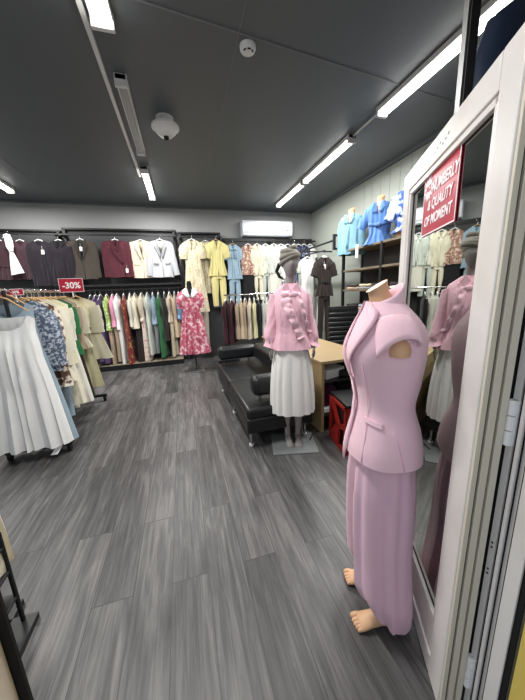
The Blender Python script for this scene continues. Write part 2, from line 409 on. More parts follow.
def hanger(parent, m=None, w=.19, z0=-.10, drop=.07, drape=True):
    m = m or M_hgwhite
    mb = MB()
    mb.tube([(-w*.9, 0, z0-drop-.02), (-w*.6, 0, z0-drop*.55-.014), (-.045, 0, z0+.004), (0, 0, z0+.022), (.045, 0, z0+.004), (w*.6, 0, z0-drop*.55-.014), (w*.9, 0, z0-drop-.02)], [.005, .007, .008, .008, .008, .007, .005], 8)
    o = mb.obj('hanger', m, parent)
    pts = [(0, 0, z0+.02), (0, 0, -.035)]+[(.018*sin(a)-.0, 0, -.012+.018*-cos(a)) for a in [rad(x) for x in (0, 60, 120, 180, 240)]]
    MB().tube([(p[0], p[1], p[2]) for p in pts], .0028, 6).obj('hook', M_chrome, o)
    return o
def price_tag(g, parent, x, z, s=1.0):
    y = g.fy(x, z)-.014
    mb = MB().box((x, y, z), (.045*s, .003, .075*s), ry=.06); mb.tube([(x, y, z+.036*s), (x-.004, y+.004, z+.10*s)], .0015, 5)
    return mb.obj('price_tag', M_tag, parent, smooth=False)
def trousers(parent, m, ztop, L, w=.17, r0=.095, r1=.075, name='trousers', gap=.0, ph=0):
    mb = MB(); n = 18; d = .05
    rr = []
    for i in range(4):
        t = i/3; rr.append([(w*lerp(.85, 1, t)*cos(2*PI*j/n), d*sin(2*PI*j/n), ztop-t*.16) for j in range(n)])
    mb.rings(rr, True, False)
    for s in (-1, 1):
        rr = []
        for i in range(9):
            t = i/8; r = lerp(r0, r1, t); cx = s*(w*.5+gap*t+.004)
            rr.append([(cx+(r+.004*sin(3*2*PI*j/n+i+ph))*cos(2*PI*j/n), .045*(1-.2*t)*sin(2*PI*j/n)+.008*sin(2*s+3*t+ph), ztop-.15-t*(L-.15)) for j in range(n)])
        mb.rings(rr, True, False)
    return mb.obj(name, m, parent)
def skirt(parent, m, ztop, L, w0=.15, w1=.24, d=.055, nf=7, fa=.012, name='skirt', ph=0.0):
    mb = MB(); n = 48; rr = []
    for i in range(12):
        t = i/11; w = lerp(w0, w1, t**.8); dd = lerp(d*.8, d*1.25, t)
        ring = []
        for j in range(n):
            q = 2*PI*j/n; k = 1+fa/w*t*sin(nf*q+ph)*2
            ring.append((w*cos(q)*k, dd*sin(q)*k+fa*t*.6*sin(nf*q*1.0+ph), ztop-t*L))
        rr.append(ring)
    mb.rings(rr, True, False); return mb.obj(name, m, parent)
def hung(name, label, cat, group, loc, rz=0.0, hm=None):
    t = thing(name, label, cat, loc, rad(rz), group); t['_h'] = 0; del t['_h']
    return t

def blazer(label, loc, m, lap, rz=0, L=.66, wrap=False, long=.0, pocket=True, tagpos=None, open_=.02, group='blazers and jackets on the upper back rails', liner=None, slang=5, sw=.205, shirt=None):
    t = hung('hung_blazer', label, 'blazer', group, loc, rz)
    g = Garment(L=L+long, sw=sw, ww=.18, hw=.205, d=.055, vd=.30 if not wrap else .24, nw=.07, drop=.035, fa=.004, nf=3)
    g.body('body', m, t); hanger(t, drop=.05)
    for s in (-1, 1): g.sleeve(s, m, t, L=.60, r0=.072, r1=.058, ang=slang-1, bend=3)
    z = g.z0
    if wrap:
        g.patch('lapel', [(-.075, z-.0), (-.035, z-.01), (.02, z-.2), (.12, z-.42), (.08, z-.45), (-.06, z-.24)], lap, t, .008)
        g.patch('lapel', [(.075, z-.0), (.035, z-.01), (-.03, z-.20), (.0, z-.26), (.07, z-.16)], lap, t, .006)
        g.patch('front_edge', [(.115, z-.40), (.125, z-.40), (.12, z-L+.02), (.108, z-L+.02)], lap, t, .006, cuts=1)
    else:
        for s in (-1, 1):
            P = [(s*.078, z+.0), (s*.045, z-.01), (s*.004, z-.31), (s*.022, z-.36), (s*.105, z-.17), (s*.085, z-.13), (s*.118, z-.115)]
            g.patch('lapel', P, lap, t, .009)
        g.patch('front_edge', [(-.003, z-.33), (.004, z-.33), (.012, z-L+.01), (.004, z-L+.01)], lap, t, .004, cuts=1)
        MB().lathe([(.001, 0), (.011, 0), (.011, .004), (.001, .005)], 12).obj('button', lap, t, loc=(-.015, g.fy(-.015, z-.38)-.004, z-.38), rot=(PI/2, 0, 0))
    if pocket:
        for s in (-1, 1): g.patch('pocket_flap', [(s*.06, z-.43), (s*.155, z-.42), (s*.152, z-.46), (s*.062, z-.47)], lap, t, .006)
    if liner: g.patch('lining', [(-.055, z-.02), (.055, z-.02), (.0, z-.22)], liner, t, -.03, cuts=1)
    if shirt: g.patch('shirt_front', [(-.055, z-.03), (.055, z-.03), (.03, z-.22), (-.03, z-.22)], shirt, t, -.03, cuts=1)
    if tagpos: price_tag(g, t, tagpos[0], tagpos[1])
    return t
def blouse(label, loc, m, rz=0, L=.62, hw=.21, ww=.18, sl=.22, sr=(.08, .07), ang=20, puff=.0, vd=.08, collar=None, name='hung_blouse', cat='blouse', group='tops on the back rails', lower=None, hm=None, nf=6, fa=.012, d=.05, sw=.195, frill=None, belt=None, placket=None, tagpos=None, bow=None, lowlen=.8, lw=.15, peplum=False, nw=.065, z0=-.10, strap=False):
    t = hung(name, label, cat, group, loc, rz)
    g = Garment(L=L, sw=sw, ww=ww, hw=hw, d=d, vd=vd, fa=fa, nf=nf, ph=random.uniform(0, 6), nw=nw, z0=z0)
    g.body('body', m, t); hanger(t, hm, w=min(.185, sw-.01))
    if sl:
        for s in (-1, 1): g.sleeve(s, m, t, L=sl, r0=sr[0], r1=sr[1], ang=ang, puff=puff)
    z = g.z0
    if collar:
        for s in (-1, 1): g.patch('collar', [(s*.07, z+.004), (s*.035, z-.01), (s*.004, z-vd+.005), (s*.03, z-vd-.05), (s*.10, z-.06)], collar, t, .008)
    if placket:
        g.patch('placket', [(-.014, z-vd), (.014, z-vd), (.014, z-L+.01), (-.014, z-L+.01)], placket, t, .004)
    if belt: g.patch('belt', [(-ww, z-.41), (ww, z-.41), (ww, z-.445), (-ww, z-.445)], belt, t, .008)
    if bow:
        for s in (-1, 1): g.patch('bow_loop', [(0, z-vd-.02), (s*.07, z-vd+.03), (s*.08, z-vd-.05)], bow, t, .02, .012); g.patch('bow_tail', [(s*.0, z-vd-.03), (s*.03, z-vd-.22), (s*.06, z-vd-.2)], bow, t, .014, .006)
    if lower:
        kind, lm, ll = lower[:3]
        zt = z-L+.10
        if kind == 'trousers':
            wl_ = lower[3] if len(lower) > 3 else .15; trousers(t, lm, zt, ll, w=wl_, r0=wl_*.50, r1=wl_*.38, gap=.012)
        else: skirt(t, lm, zt, ll, w0=.14, w1=lower[3] if len(lower) > 3 else .2)
    if tagpos: price_tag(g, t, *tagpos)
    return t, g
def dress(label, loc, m, rz=0, L=1.25, hw=.30, ww=.16, group='long dresses on the back rails', **k):
    return blouse(label, loc, m, rz, L=L, hw=hw, ww=ww, name='hung_dress', cat='dress', group=group, **k)

C = {}
C['maroon'] = cloth('dull_maroon', (60, 40, 47)); C['navy'] = cloth('dark_navy', (34, 29, 36))
C['olive'] = cloth('brown_olive', (66, 60, 54)); C['olive_d'] = cloth('brown_olive_dark', (50, 45, 41))
C['burg'] = cloth('burgundy', (76, 34, 43)); C['burg_d'] = cloth('burgundy_dark', (68, 28, 38))
C['cream'] = cloth('cream', (200, 190, 172)); C['cream_d'] = cloth('cream_shade', (206, 192, 168))
C['grey'] = cloth('pale_grey', (176, 178, 181)); C['grey_d'] = cloth('mid_grey', (132, 134, 138))
C['white'] = cloth('white', (228, 228, 226)); C['ivory'] = cloth('ivory', (212, 210, 198))
C['cfloral'] = cloth('cream_floral', (206, 198, 172), ('floral', rgb(186, 172, 130), 26, .58, .06))
C['yellow'] = cloth('soft_yellow', (206, 197, 138)); C['lblue'] = cloth('powder_blue', (140, 164, 180))
C['brownp'] = cloth('brown_print', (150, 112, 98), ('floral', rgb(214, 196, 178), 22, .55, .06))
C['navyp'] = cloth('navy_print', (40, 46, 76), ('floral', rgb(170, 176, 196), 30, .60, .06))
C['black'] = cloth('black', (26, 26, 28)); C['dbrown'] = cloth('dark_brown', (48, 41, 39))
C['purple'] = cloth('purple', (80, 62, 98)); C['green'] = cloth('leaf_green', (44, 106, 62)); C['dgreen'] = cloth('dark_green', (36, 78, 50))
C['gfloral'] = cloth('green_floral', (150, 186, 92), ('floral', rgb(226, 232, 200), 24, .56, .06))
C['multi'] = cloth('multi_stripe', (110, 124, 104), ('stripes', rgb(180, 150, 130), 14, .5, .2))
C['pink'] = cloth('pink', (222, 150, 178)); C['rfloral'] = cloth('rust_floral', (122, 40, 34), ('floral', rgb(190, 160, 110), 20, .6, .05))
C['tan'] = cloth('beige', (196, 176, 148)); C['taupe'] = cloth('taupe', (168, 148, 128)); C['sky'] = cloth('sky_blue', (126, 156, 190))
C['pfloral'] = cloth('pale_floral', (226, 210, 200), ('floral', rgb(160, 70, 70), 18, .62, .05))
C['khaki'] = cloth('pale_khaki', (192, 187, 164)); C['lime'] = cloth('lime_yellow', (190, 184, 146)); C['lcream'] = cloth('light_cream', (214, 208, 186))
C['blueg'] = cloth('grey_blue', (142, 160, 172)); C['bpat'] = cloth('blue_white_pattern', (78, 90, 110), ('floral', rgb(184, 192, 202), 40, .54, .06))
C['brpat'] = cloth('brown_white_pattern', (96, 72, 60), ('floral', rgb(230, 220, 204), 14, .52, .05))
C['lemon'] = cloth('lemon', (212, 207, 164)); C['wine'] = cloth('wine', (58, 26, 36)); C['mint'] = cloth('greyish_white', (192, 198, 190))

HK = 2.575
# -- upper row, far left
blouse('dull maroon draped jacket at the far left of the upper rail', (-2.93, YR, HK-.02), C['maroon'], L=.66, hw=.22, ww=.19, sl=.5, ang=6, belt=C['maroon'], name='hung_jacket', cat='jacket', group='dark jackets on the far left rail')
blouse('dull maroon long sleeved jacket half behind a white scarf top', (-2.62, YR+.03, HK-.02), C['maroon'], L=.66, hw=.2, ww=.17, sl=.5, ang=4, name='hung_jacket', cat='jacket', group='dark jackets on the far left rail')
t = hung('hung_scarf', 'white knotted scarf top hanging between maroon jackets', 'scarf', None, (-2.72, YR-.13, HK))
mb = MB(); rr = []
for i in range(15):
    u = i/14; wd = interp([(0, .02), (.1, .055), (.3, .055), (.42, .022), (.6, .05), (1, .10)], u)[0]
    rr.append([(.03*u*u+.01+wd*cos(q), .028*sin(q)*(1+.3*sin(4*q)), -.05-u*.64+.02*cos(q)*u) for q in [2*PI*j/20 for j in range(20)]])
mb.rings(rr); mb.obj('draped_cloth', C['white'], t); MB().ell((.03, -.02, -.30), (.03, .03, .028)).obj('knot', C['white'], t); hanger(t, w=.07, z0=-.06, drop=.02)
blouse('near black long sleeved top with a white tag, left one of two', (-2.33, YR, HK-.02), C['navy'], L=.78, hw=.19, ww=.17, sl=.66, sr=(.075, .06), ang=4, tagpos=(.06, -.30), name='hung_jacket', cat='jacket', group='dark jackets on the far left rail')
blouse('near black long sleeved top beside the brown olive blazer', (-2.02, YR-.02, HK-.02), C['navy'], L=.80, hw=.19, ww=.17, sl=.68, sr=(.075, .06), ang=4, collar=C['black'], name='hung_jacket', cat='jacket', group='dark jackets on the far left rail')
# -- upper row, board section
blazer('brown olive collarless blazer with a white price tag', (-1.68, YR, HK), C['olive'], C['olive_d'], tagpos=(.0, -.26), L=.70, pocket=False, sw=.22)
blazer('burgundy wrap blazer with a price tag at the hip', (-1.10, YR, HK), C['burg'], C['burg_d'], wrap=True, tagpos=(.15, -.66), pocket=False, L=.68, sw=.22)
blazer('cream blazer overlapped by a pale grey one', (-.66, YR+.03, HK), C['cream'], C['cream_d'], L=.70, liner=C['tan'], sw=.20)
blazer('pale grey notch lapel blazer at the right of the blazer row', (-.30, YR-.03, HK), C['grey'], C['grey_d'], L=.70, slang=12, liner=C['cream'])
# -- yellow section
dress('long cream floral short sleeved dress behind the pink dress', (.30, YR-.10, HK-.0), C['cfloral'], L=1.42, hw=.25, ww=.15, sl=.25, sr=(.085, .085), ang=12, puff=.02, vd=.14, fa=.012, nf=6, collar=C['cfloral'])
dress('pale cream dress squeezed between floral dress and yellow blouse', (.58, YR+.06, HK), C['cfloral'], L=1.05, hw=.2, ww=.15, sl=.25, sr=(.08, .08), ang=8, puff=.02, vd=.1)
blouse('yellow short sleeved peplum blouse over matching yellow trousers', (.79, YR-.05, HK), C['yellow'], L=.70, hw=.20, ww=.145, sl=.24, sr=(.085, .09), ang=22, puff=.02, vd=.12, hm=M_hwood, lower=('trousers', C['yellow'], .72, .15), placket=C['yellow'], collar=C['yellow'], group='two piece outfits on the back rails', name='hung_outfit', cat='outfit')
t = hung('hung_trousers', 'grey trousers hanging behind the yellow trousers', 'trousers', None, (.81, YR+.1, 1.93)); trousers(t, C['grey_d'], -.03, .78, w=.13); hanger(t, w=.12, z0=-.04, drop=.01)
# -- under the air conditioner
blouse('powder blue peplum top over powder blue trousers', (1.13, YR-.04, 2.50), C['lblue'], L=.70, hw=.17, ww=.13, sl=.20, sr=(.07, .07), ang=10, puff=.01, vd=.08, lower=('trousers', C['lblue'], .70, .12), collar=C['lblue'], bow=C['lblue'], hm=M_hwood, group='two piece outfits on the back rails', name='hung_outfit', cat='outfit', sw=.17)
blouse('brown printed blouse over a black skirt', (1.46, YR-.03, 2.50), C['brownp'], L=.62, hw=.16, ww=.15, sl=.5, sr=(.07, .06), ang=3, puff=.015, lower=('skirt', C['black'], .62, .16), group='two piece outfits on the back rails', name='hung_outfit', cat='outfit', sw=.15, collar=C['brownp'])
for i, (x, lab, m, L, low, w) in enumerate([
    (1.66, 'cream button front outfit right of the brown print blouse', 'lcream', .64, ('trousers', 'lcream', .62), .11),
    (1.86, 'ivory frilled blouse over pale trousers under the air conditioner centre', 'ivory', .60, ('trousers', 'mint', .70), .14),
    (2.04, 'greyish white short sleeved set left of the white dress', 'mint', .60, ('skirt', 'ivory', .60), .14),
    (2.22, 'plain white outfit just left of the head wrapped mannequin', 'white', .72, ('trousers', 'white', .50), .14)]):
    blouse(lab, (x, YR-.04+.03*(i % 2), 2.50), C[m], L=L, hw=w+.03, ww=w, sl=.32, sr=(.07, .065), ang=4, puff=.02, vd=.09, lower=(low[0], C[low[1]], low[2], w*.9), collar=C[m], placket=C[m], sw=w+.03, group='pale outfits under the air conditioner', name='hung_outfit', cat='outfit', fa=.01)
for i, (x, lab) in enumerate([(2.38, 'navy printed dress, mostly hidden behind the mannequin head'), (2.52, 'navy printed dress just right of the mannequin head'), (2.64, 'navy printed dress second from the right end of the rail'), (2.76, 'navy printed dress at the right of the navy group')]):
    dress(lab, (x, YR-.03*(i % 2), 2.50), C['navyp'], L=1.15, hw=.17, ww=.13, sl=.22, sr=(.06, .06), ang=4, sw=.13, group='navy printed dresses near the back corner', vd=.07)
blouse('small white top in the back right corner of the shop', (2.92, YR, 2.50), C['white'], L=.5, hw=.13, ww=.12, sl=.18, sr=(.06, .06), ang=25, sw=.12)
# -- packed lower rail, garments side on (width along y)
def side(x, z, lab, m, L, hw=.22, d=.035, sl=.5, lower=None, kind='dress', r=0, grp='clothes packed on the lower back rail', y=None, sr=(.06, .045), fa=.012, puff=0):
    nm = {'dress': 'hung_dress', 'shirt': 'hung_shirt', 'outfit': 'hung_outfit', 'coat': 'hung_coat'}[kind]
    return blouse(lab, (x, y or YR-.02, z), m, 90+r, L=L, hw=hw, ww=min(.19, hw*.85), sl=sl, sr=sr, ang=-1, name=nm, cat=kind, group=grp, lower=lower, d=d, fa=fa, nf=4, sw=.19, puff=puff)
Z1 = 1.565
S = [
 (-1.66, 'dark navy long dress at the left end of the lower rail', 'navy', 1.30, .22, .6, None, 'dress'),
 (-1.57, 'purple long dress, left one of two', 'purple', 1.26, .20, .45, None, 'dress'),
 (-1.49, 'purple long dress beside the green floral top', 'purple', 1.30, .18, .3, None, 'dress'),
 (-1.38, 'lime green floral top over striped multicolour trousers', 'gfloral', .66, .20, .5, ('trousers', 'multi', .78), 'outfit'),
 (-1.28, 'pink blouse over pink and blue striped trousers', 'pink', .60, .19, .5, ('trousers', 'multi', .8), 'outfit'),
 (-1.20, 'white long outfit reaching down to the plinth', 'white', .66, .19, .55, ('trousers', 'white', .80), 'outfit'),
 (-1.08, 'rust red floral long dress on the lower rail', 'rfloral', 1.36, .23, .5, None, 'dress'),
 (-.97, 'ivory shirt with long sleeve, left of two over dark skirt', 'ivory', .62, .20, .56, None, 'shirt'),
 (-.88, 'cream blouse over a dark brown long skirt', 'lcream', .66, .20, .58, ('skirt', 'dbrown', .78), 'outfit'),
 (-.76, 'cream puff sleeved top over a pale floral skirt', 'cream', .52, .20, .36, ('skirt', 'pfloral', .92), 'outfit'),
 (-.65, 'long white dress left of the slim grey one', 'mint', 1.22, .21, .25, None, 'dress'),
 (-.55, 'pale blue striped shirt over slim grey trousers', 'lblue', .60, .18, .5, ('trousers', 'grey_d', .70), 'outfit'),
 (-.44, 'bright green long dress on the lower rail', 'green', 1.28, .25, .3, None, 'dress'),
 (-.33, 'dark brown blouse right of the green dress', 'dbrown', .95, .20, .5, None, 'dress'),
 (-.23, 'cream top over beige patterned trousers', 'cream', .58, .20, .3, ('trousers', 'cfloral', .82), 'outfit'),
 (-.13, 'tan long cardigan beside the sky blue blouse', 'tan', .9, .18, .5, None, 'coat'),
 (-.05, 'sky blue blouse at the right end of the lower rail', 'sky', .52, .19, .45, None, 'shirt')]
for x, lab, m, L, hw, sl, low, kd in S:
    side(x, Z1, lab, C[m], L, hw, sl=sl, lower=(low[0], C[low[1]], low[2], .15) if low else None, kind=kd, r=random.uniform(-14, -2), puff=.008)
t = hung('hung_trousers', 'cream trousers hanging low behind the pink floral dress', 'trousers', None, (.40, YR+.06, 1.25)); trousers(t, C['cream'], -.03, 1.08, w=.11, r0=.07, r1=.05); hanger(t, w=.1, z0=-.04, drop=.01)

# -- free standing chrome rack in front
t = thing('clothes_rack', 'low chrome clothes rack standing behind the black sofa', 'clothes rack', (1.85, 5.3, 0))
MB().tube([(-1.08, 0, 1.38), (1.0, 0, 1.38)], .014, 10).obj('hanging_rail', M_chrome, t)
for s in (-1.0, .95):
    MB().tube([(s, 0, .03), (s, 0, 1.38)], .013, 10).obj('post', M_chrome, t)
    MB().tube([(s, -.22, .03), (s, .22, .03)], .014, 8).obj('foot', M_chrome, t)
S2 = [(.80, 'wine red long sleeved shirt at the left end of the chrome rack', 'wine', .82), (.91, 'wine red shirt second from the left on the chrome rack', 'wine', .82), (1.02, 'taupe shirt beside the wine red ones', 'taupe', .74), (1.10, 'beige shirt on the chrome rack', 'tan', .74), (1.18, 'pale taupe shirt right of the beige one', 'taupe', .75),
      (1.27, 'cream shirt on the chrome rack, over the sofa end', 'cream', .76), (1.36, 'lemon shirt on the chrome rack', 'lemon', .75), (1.45, 'black shirt right of the lemon shirt', 'black', .8), (1.54, 'grey white shirt between black shirts', 'mint', .76), (1.63, 'ivory shirt on the chrome rack beside the pink sleeve', 'ivory', .78), (1.73, 'black shirt behind the pink blouse sleeve', 'black', .8)]
for i, (x, lab, m, L) in enumerate(S2):
    side(x, 1.385, lab, C[m], L, .19, sl=.6, kind='shirt', grp='shirts on the low chrome rack', y=5.3, r=random.uniform(-30, -15), d=.035)

# ------------------------------------------------------------------ child-height dress form with pink floral dress
t = thing('dress_form', 'dress form on a pole wearing a pink floral dress with white collar', 'dress form', (.15, 5.22, 0))
MB().b2((-.14, -.14, 0), (.14, .14, .02)).obj('base_plate', M_steel, t, smooth=False, bevel=.004)
MB().tube([(0, 0, .02), (0, 0, .9)], .013, 10).obj('pole', M_black, t)
MB().lathe([(.001, 1.66), (.03, 1.655), (.042, 1.62), (.044, 1.56), (.055, 1.5), (.10, 1.46), (.12, 1.40), (.10, 1.2), (.10, 1.1), (.12, .95), (.001, .9)], 20, sy=.6).obj('torso', C['black'], t)
C['pdress'] = cloth('pink_floral', (186, 90, 112), ('floral', rgb(236, 200, 206), 17, .56, .06))
g = Garment(L=1.18, sw=.165, ww=.145, hw=.29, d=.12, vd=.16, nw=.075, drop=.05, fa=.018, nf=7, wl=.34, z0=1.53, td=(.62, .5))
o = g.body('dress', C['pdress'], t, nu=56)
for s in (-1, 1): g.sleeve(s, C['pdress'], o, L=.27, r0=.07, r1=.075, ang=14, puff=.03, flat=.9)
z = g.z0
for s in (-1, 1): g.patch('collar', [(s*.078, z+.005), (s*.04, z-.01), (s*.006, z-.15), (s*.045, z-.17), (s*.135, z-.085), (s*.12, z-.03)], C['white'], o, .012, .006)

# ------------------------------------------------------------------ right wall: garment rack, shelving
t = thing('stepped_clothes_rail', 'black stepped clothes rail along the right wall near the corner', 'clothes rack', (2.62, 5.2, 0))
MB().tube([(.0, -.72, 2.24), (0, .95, 2.24)], .018, 8).obj('hanging_rail', M_black, t)
MB().b2((.30, -.74, 2.05), (.34, -.70, 2.42)).obj('post', M_black, t, smooth=False)
MB().b2((.0, -.735, 2.30), (.34, -.705, 2.335)).obj('top_arm', M_black, t, smooth=False); MB().b2((.0, -.735, 2.08), (.34, -.705, 2.115)).obj('lower_arm', M_black, t, smooth=False)
MB().b2((-.02, -.74, 2.08), (.02, -.70, 2.335)).obj('front_post', M_black, t, smooth=False)
MB().b2((.0, .90, 2.38), (.44, .94, 2.42)).obj('top_arm', M_black, t, smooth=False); MB().b2((.0, .90, 2.08), (.04, .94, 2.40)).obj('post', M_black, t, smooth=False)
# dark brown jumpsuit facing the room
blouse('dark brown belted jumpsuit with a white tag beside the shelving', (2.42, 4.45, 2.06), C['dbrown'], L=.66, hw=.17, ww=.12, sl=.22, sr=(.085, .09), ang=24, puff=.0, vd=.16, lower=('trousers', C['dbrown'], .95, .12), belt=C['black'], collar=C['dbrown'], tagpos=(-.02, -.26), name='hung_jumpsuit', cat='jumpsuit', group=None, sw=.16)
for i, (x, y, lab, m) in enumerate([(2.24, 4.75, 'white sleeveless long dress left of the dark brown jumpsuit', 'white'), (2.30, 5.0, 'white long dress behind the white sleeveless one', 'mint'), (2.62, 4.8, 'white long dress right of the dark brown jumpsuit', 'white')]):
    dress(lab, (x, y, 2.08), C[m], L=1.35, hw=.17, ww=.12, sl=.14 if i else 0, sr=(.06, .06), ang=8, sw=.13, group='white dresses around the brown jumpsuit', fa=.014)
t = thing('side_clothes_rail', 'black rail behind the brown jumpsuit carrying white dresses', 'clothes rack', (2.42, 4.85, 0))
MB().tube([(0, -.42, 2.065), (0, .35, 2.085)], .012, 8).obj('hanging_rail', M_black, t)
MB().tube([(-.32, -.10, 2.09), (.32, -.10, 2.09)], .012, 8).obj('cross_bar', M_black, t)
for s in (-.0,): MB().tube([(s, .36, .02), (s, .36, 2.1)], .016, 8).obj('post', M_black, t); MB().b2((-.3, .2, 0), (.3, .5, .025)).obj('foot', M_black, t, smooth=False)

t = thing('shelving_unit', 'black shelving with wooden shelves along the right wall', 'shelving', (2.9, 3.35, 0))
for y in (-1.0, .0, .95):
    for x in (-.20, .17): MB().b2((x-.02, y-.02, 0), (x+.02, y+.02, 2.04)).obj('upright', M_black, t, smooth=False)
for z in (2.04, 1.72, 1.40, 1.04, .65, .25): MB().b2((-.215, -1.03, z-.03), (.185, 1.0, z)).obj('shelf', M_shelf, t, smooth=False, bevel=.003)
MB().b2((.165, -1.0, 1.05), (.185, .98, 2.01)).obj('back_panel', mat('dark_brown_panel', rgb(52, 46, 44), .6), t, smooth=False)
# torso forms on the top shelf
def torso_form(x, y, rz, label, m, L, sl, knot=False, ang=25, tilt=0):
    t = thing('torso_form', label, 'mannequin', (x, y, 2.04), rad(rz), 'torso forms on the top shelf')
    tab = [(0, .15, .09), (.12, .14, .09), (.22, .115, .08), (.36, .135, .09), (.46, .13, .075), (.50, .09, .06), (.53, .055, .05), (.60, .048, .048), (.64, .05, .05)]
    rr = []
    for i in range(26):
        z = .64*i/25; a, b = crom(tab, z); rr.append([(a*cos(q), b*sin(q), z+(.03*sin(q) if z > .6 else 0)) for q in [2*PI*j/24 for j in range(24)]])
    MB().rings(rr).obj('torso', M_skin, t)
    g = Garment(L=L, sw=.185, ww=.15 if not knot else .13, hw=.21, d=.125, vd=.15, nw=.07, drop=.05, fa=.014, nf=5, z0=.55, ph=rz, td=(.66, .55))
    o = g.body('shirt', m, t, nu=48)
    for s in (-1, 1): g.sleeve(s, m, o, L=sl, r0=.08, r1=.065, ang=ang, flat=.9)
    for s in (-1, 1): g.patch('collar', [(s*.075, .555), (s*.03, .54), (s*.004, .41), (s*.06, .40), (s*.10, .47)], m, o, .012, .006)
    if knot:
        MB().ell((.03, -.15, .24), (.035, .03, .03)).obj('knot', m, o)
        g.patch('tie', [(.03, .25), (-.14, .29), (-.14, .26), (.03, .22)], m, o, .016, .012); g.patch('tie', [(.03, .25), (.14, .29), (.14, .25), (.03, .22)], m, o, .016, .012)
    else: g.patch('placket', [(-.014, .39), (.014, .39), (.014, .02), (-.014, .02)], m, o, .006)
C['tl'] = cloth('light_blue_shirt', (116, 156, 174)); C['tb'] = cloth('mid_blue_shirt', (70, 106, 162), ('stripes', rgb(88, 124, 176), 5, .5, .4)); C['td'] = cloth('blue_white_print', (54, 84, 156), ('floral', rgb(210, 222, 240), 9, .55, .06))
torso_form(2.80, 4.25, -58, 'tan torso form in a pale blue shirt on the top shelf', C['tl'], .62, .52, ang=10)
torso_form(2.84, 3.60, -55, 'tan torso form in a mid blue knotted shirt on the top shelf', C['tb'], .56, .26, knot=True, ang=38)
torso_form(2.84, 3.05, -50, 'tan torso form in a blue printed top behind the door edge', C['td'], .50, .26, knot=True, ang=30)
tag(MB().box((2.68, 3.9, 1.98), (.02, .045, .20), rx=.05).obj('hanging_card', M_tag, smooth=False), 'narrow white card hanging from the top shelf edge', 'card')
# folded clothes on shelves
cols = ['taupe', 'dbrown', 'grey_d', 'tan', 'blueg', 'black', 'brpat', 'navy', 'bpat']
names = {'taupe': 'taupe', 'dbrown': 'dark brown', 'grey_d': 'grey', 'tan': 'beige', 'blueg': 'grey blue', 'black': 'black', 'brpat': 'brown patterned', 'navy': 'near black', 'bpat': 'blue patterned'}
def folded(x, y, z, c, label, w=.28, d=.26, h=.035, grp='folded clothes on the shelves'):
    mb = MB(); 
    rr = []
    for i in range(5):
        zz = h*i/4; k = [.96, 1.0, 1.01, 1.0, .93][i]
        rr.append([(w/2*k*(abs(cos(q))**.4)*(1 if cos(q) > 0 else -1)*(1+.03*sin(5*q+i)), d/2*k*(abs(sin(q))**.4)*(1 if sin(q) > 0 else -1), zz+.004*sin(3*q)) for q in [2*PI*j/28 for j in range(28)]])
    mb.rings(rr); o = mb.obj('folded_garment', C[c], loc=(x, y, z+.003), rot=(0, 0, random.uniform(-.15, .15))); tag(o, label, 'folded garment', grp)
k = 0
lev = {1.40: 'upper stocked shelf', 1.04: 'lower stocked shelf'}
spots = {4.12: 'left end', 3.78: 'left middle', 3.44: 'right middle', 3.1: 'right end'}
for z in (1.40, 1.04):
    for y in spots:
        for j in range(2 if z > 1.2 else 3):
            c = cols[k % len(cols)]; k += 1
            pos = ['bottom', 'second', 'top'][j] if z < 1.2 else ['lower', 'upper'][j]
            folded(2.86, y, z+j*.042, c, '%s folded garment, %s of the %s pile on the %s' % (names[c], pos, spots[y], lev[z]))

# ------------------------------------------------------------------ rolling rack on the left
t = thing('rolling_rack', 'black rolling clothes rack on castors at the left', 'clothes rack', (-1.42, 3.55, 0))
MB().tube([(-.03, -.80, 1.53), (.03, .75, 1.53)], .016, 10).obj('hanging_rail', M_chrome, t)
for s, y in ((-1, -.70), (1, .62)):
    MB().tube([(.0, y, .09), (.0, y, 1.53)], .015, 8).obj('post', M_black, t)
    MB().b2((-.27, y-.02, .065), (.27, y+.02, .10)).obj('foot', M_black, t, smooth=False, bevel=.004)
    for q in (-1, 1):
        o = MB().b2((q*.24-.018, y-.022, .035), (q*.24+.018, y+.022, .068)).obj('castor', M_black, t, smooth=False, bevel=.004)
        MB().tube([(q*.24-.014, y, .028), (q*.24+.014, y, .028)], .028, 16).obj('wheel', M_blackm, o)
MB().b2((-.02, -.70, .09), (.02, .62, .12)).obj('lower_bar', M_black, t, smooth=False)
RG = 'clothes on the rolling rack at the left'
ZR = 1.545
def rx(y): return -1.42+(y-3.55)*.04
# front white sleeveless dress
def strap_dress(label, y, m, L, x=None, hm=M_hwood, hw=.3, z=ZR, sw=.15, ww=.15, z0=-.12):
    t = hung('hung_dress', label, 'dress', RG, (x if x else rx(y), y, z))
    g = Garment(L=L, sw=sw, ww=ww, hw=hw, d=.06, vd=.20, nw=sw-.04, drop=.03, fa=.028, nf=6, wl=.36, z0=z0, wr=.006)
    g.vd = .12; g.scoop = True; g.nw = sw-.055
    g.body('body', m, t, nu=64, nv=22); hanger(t, hm, w=.20, z0=-.09 if z0 < -.15 else -.07, drop=.085)
    return t, g
wd, g = strap_dress('white sleeveless midi dress hanging at the front of the rolling rack', 2.80, C['white'], 1.20, x=-1.425, hw=.295, sw=.205, ww=.20, z0=-.225)
o = MB(); pts = [(.20, -.03, -1.36), (.205, -.035, -1.42), (.18, -.04, -1.47), (.16, -.07, -1.50)]
mb = MB(); mb.rings([[(p[0]-.028, p[1], p[2]), (p[0]+.028, p[1]-.004, p[2]), (p[0]+.028, p[1]-.001, p[2]), (p[0]-.028, p[1]+.003, p[2])] for p in pts]); mb.obj('paper_label', M_tag, wd, smooth=False)
strap_dress('long grey blue dress just behind the white sleeveless dress', 2.90, C['blueg'], 1.33, hw=.30, sw=.18, ww=.17, x=-1.435)
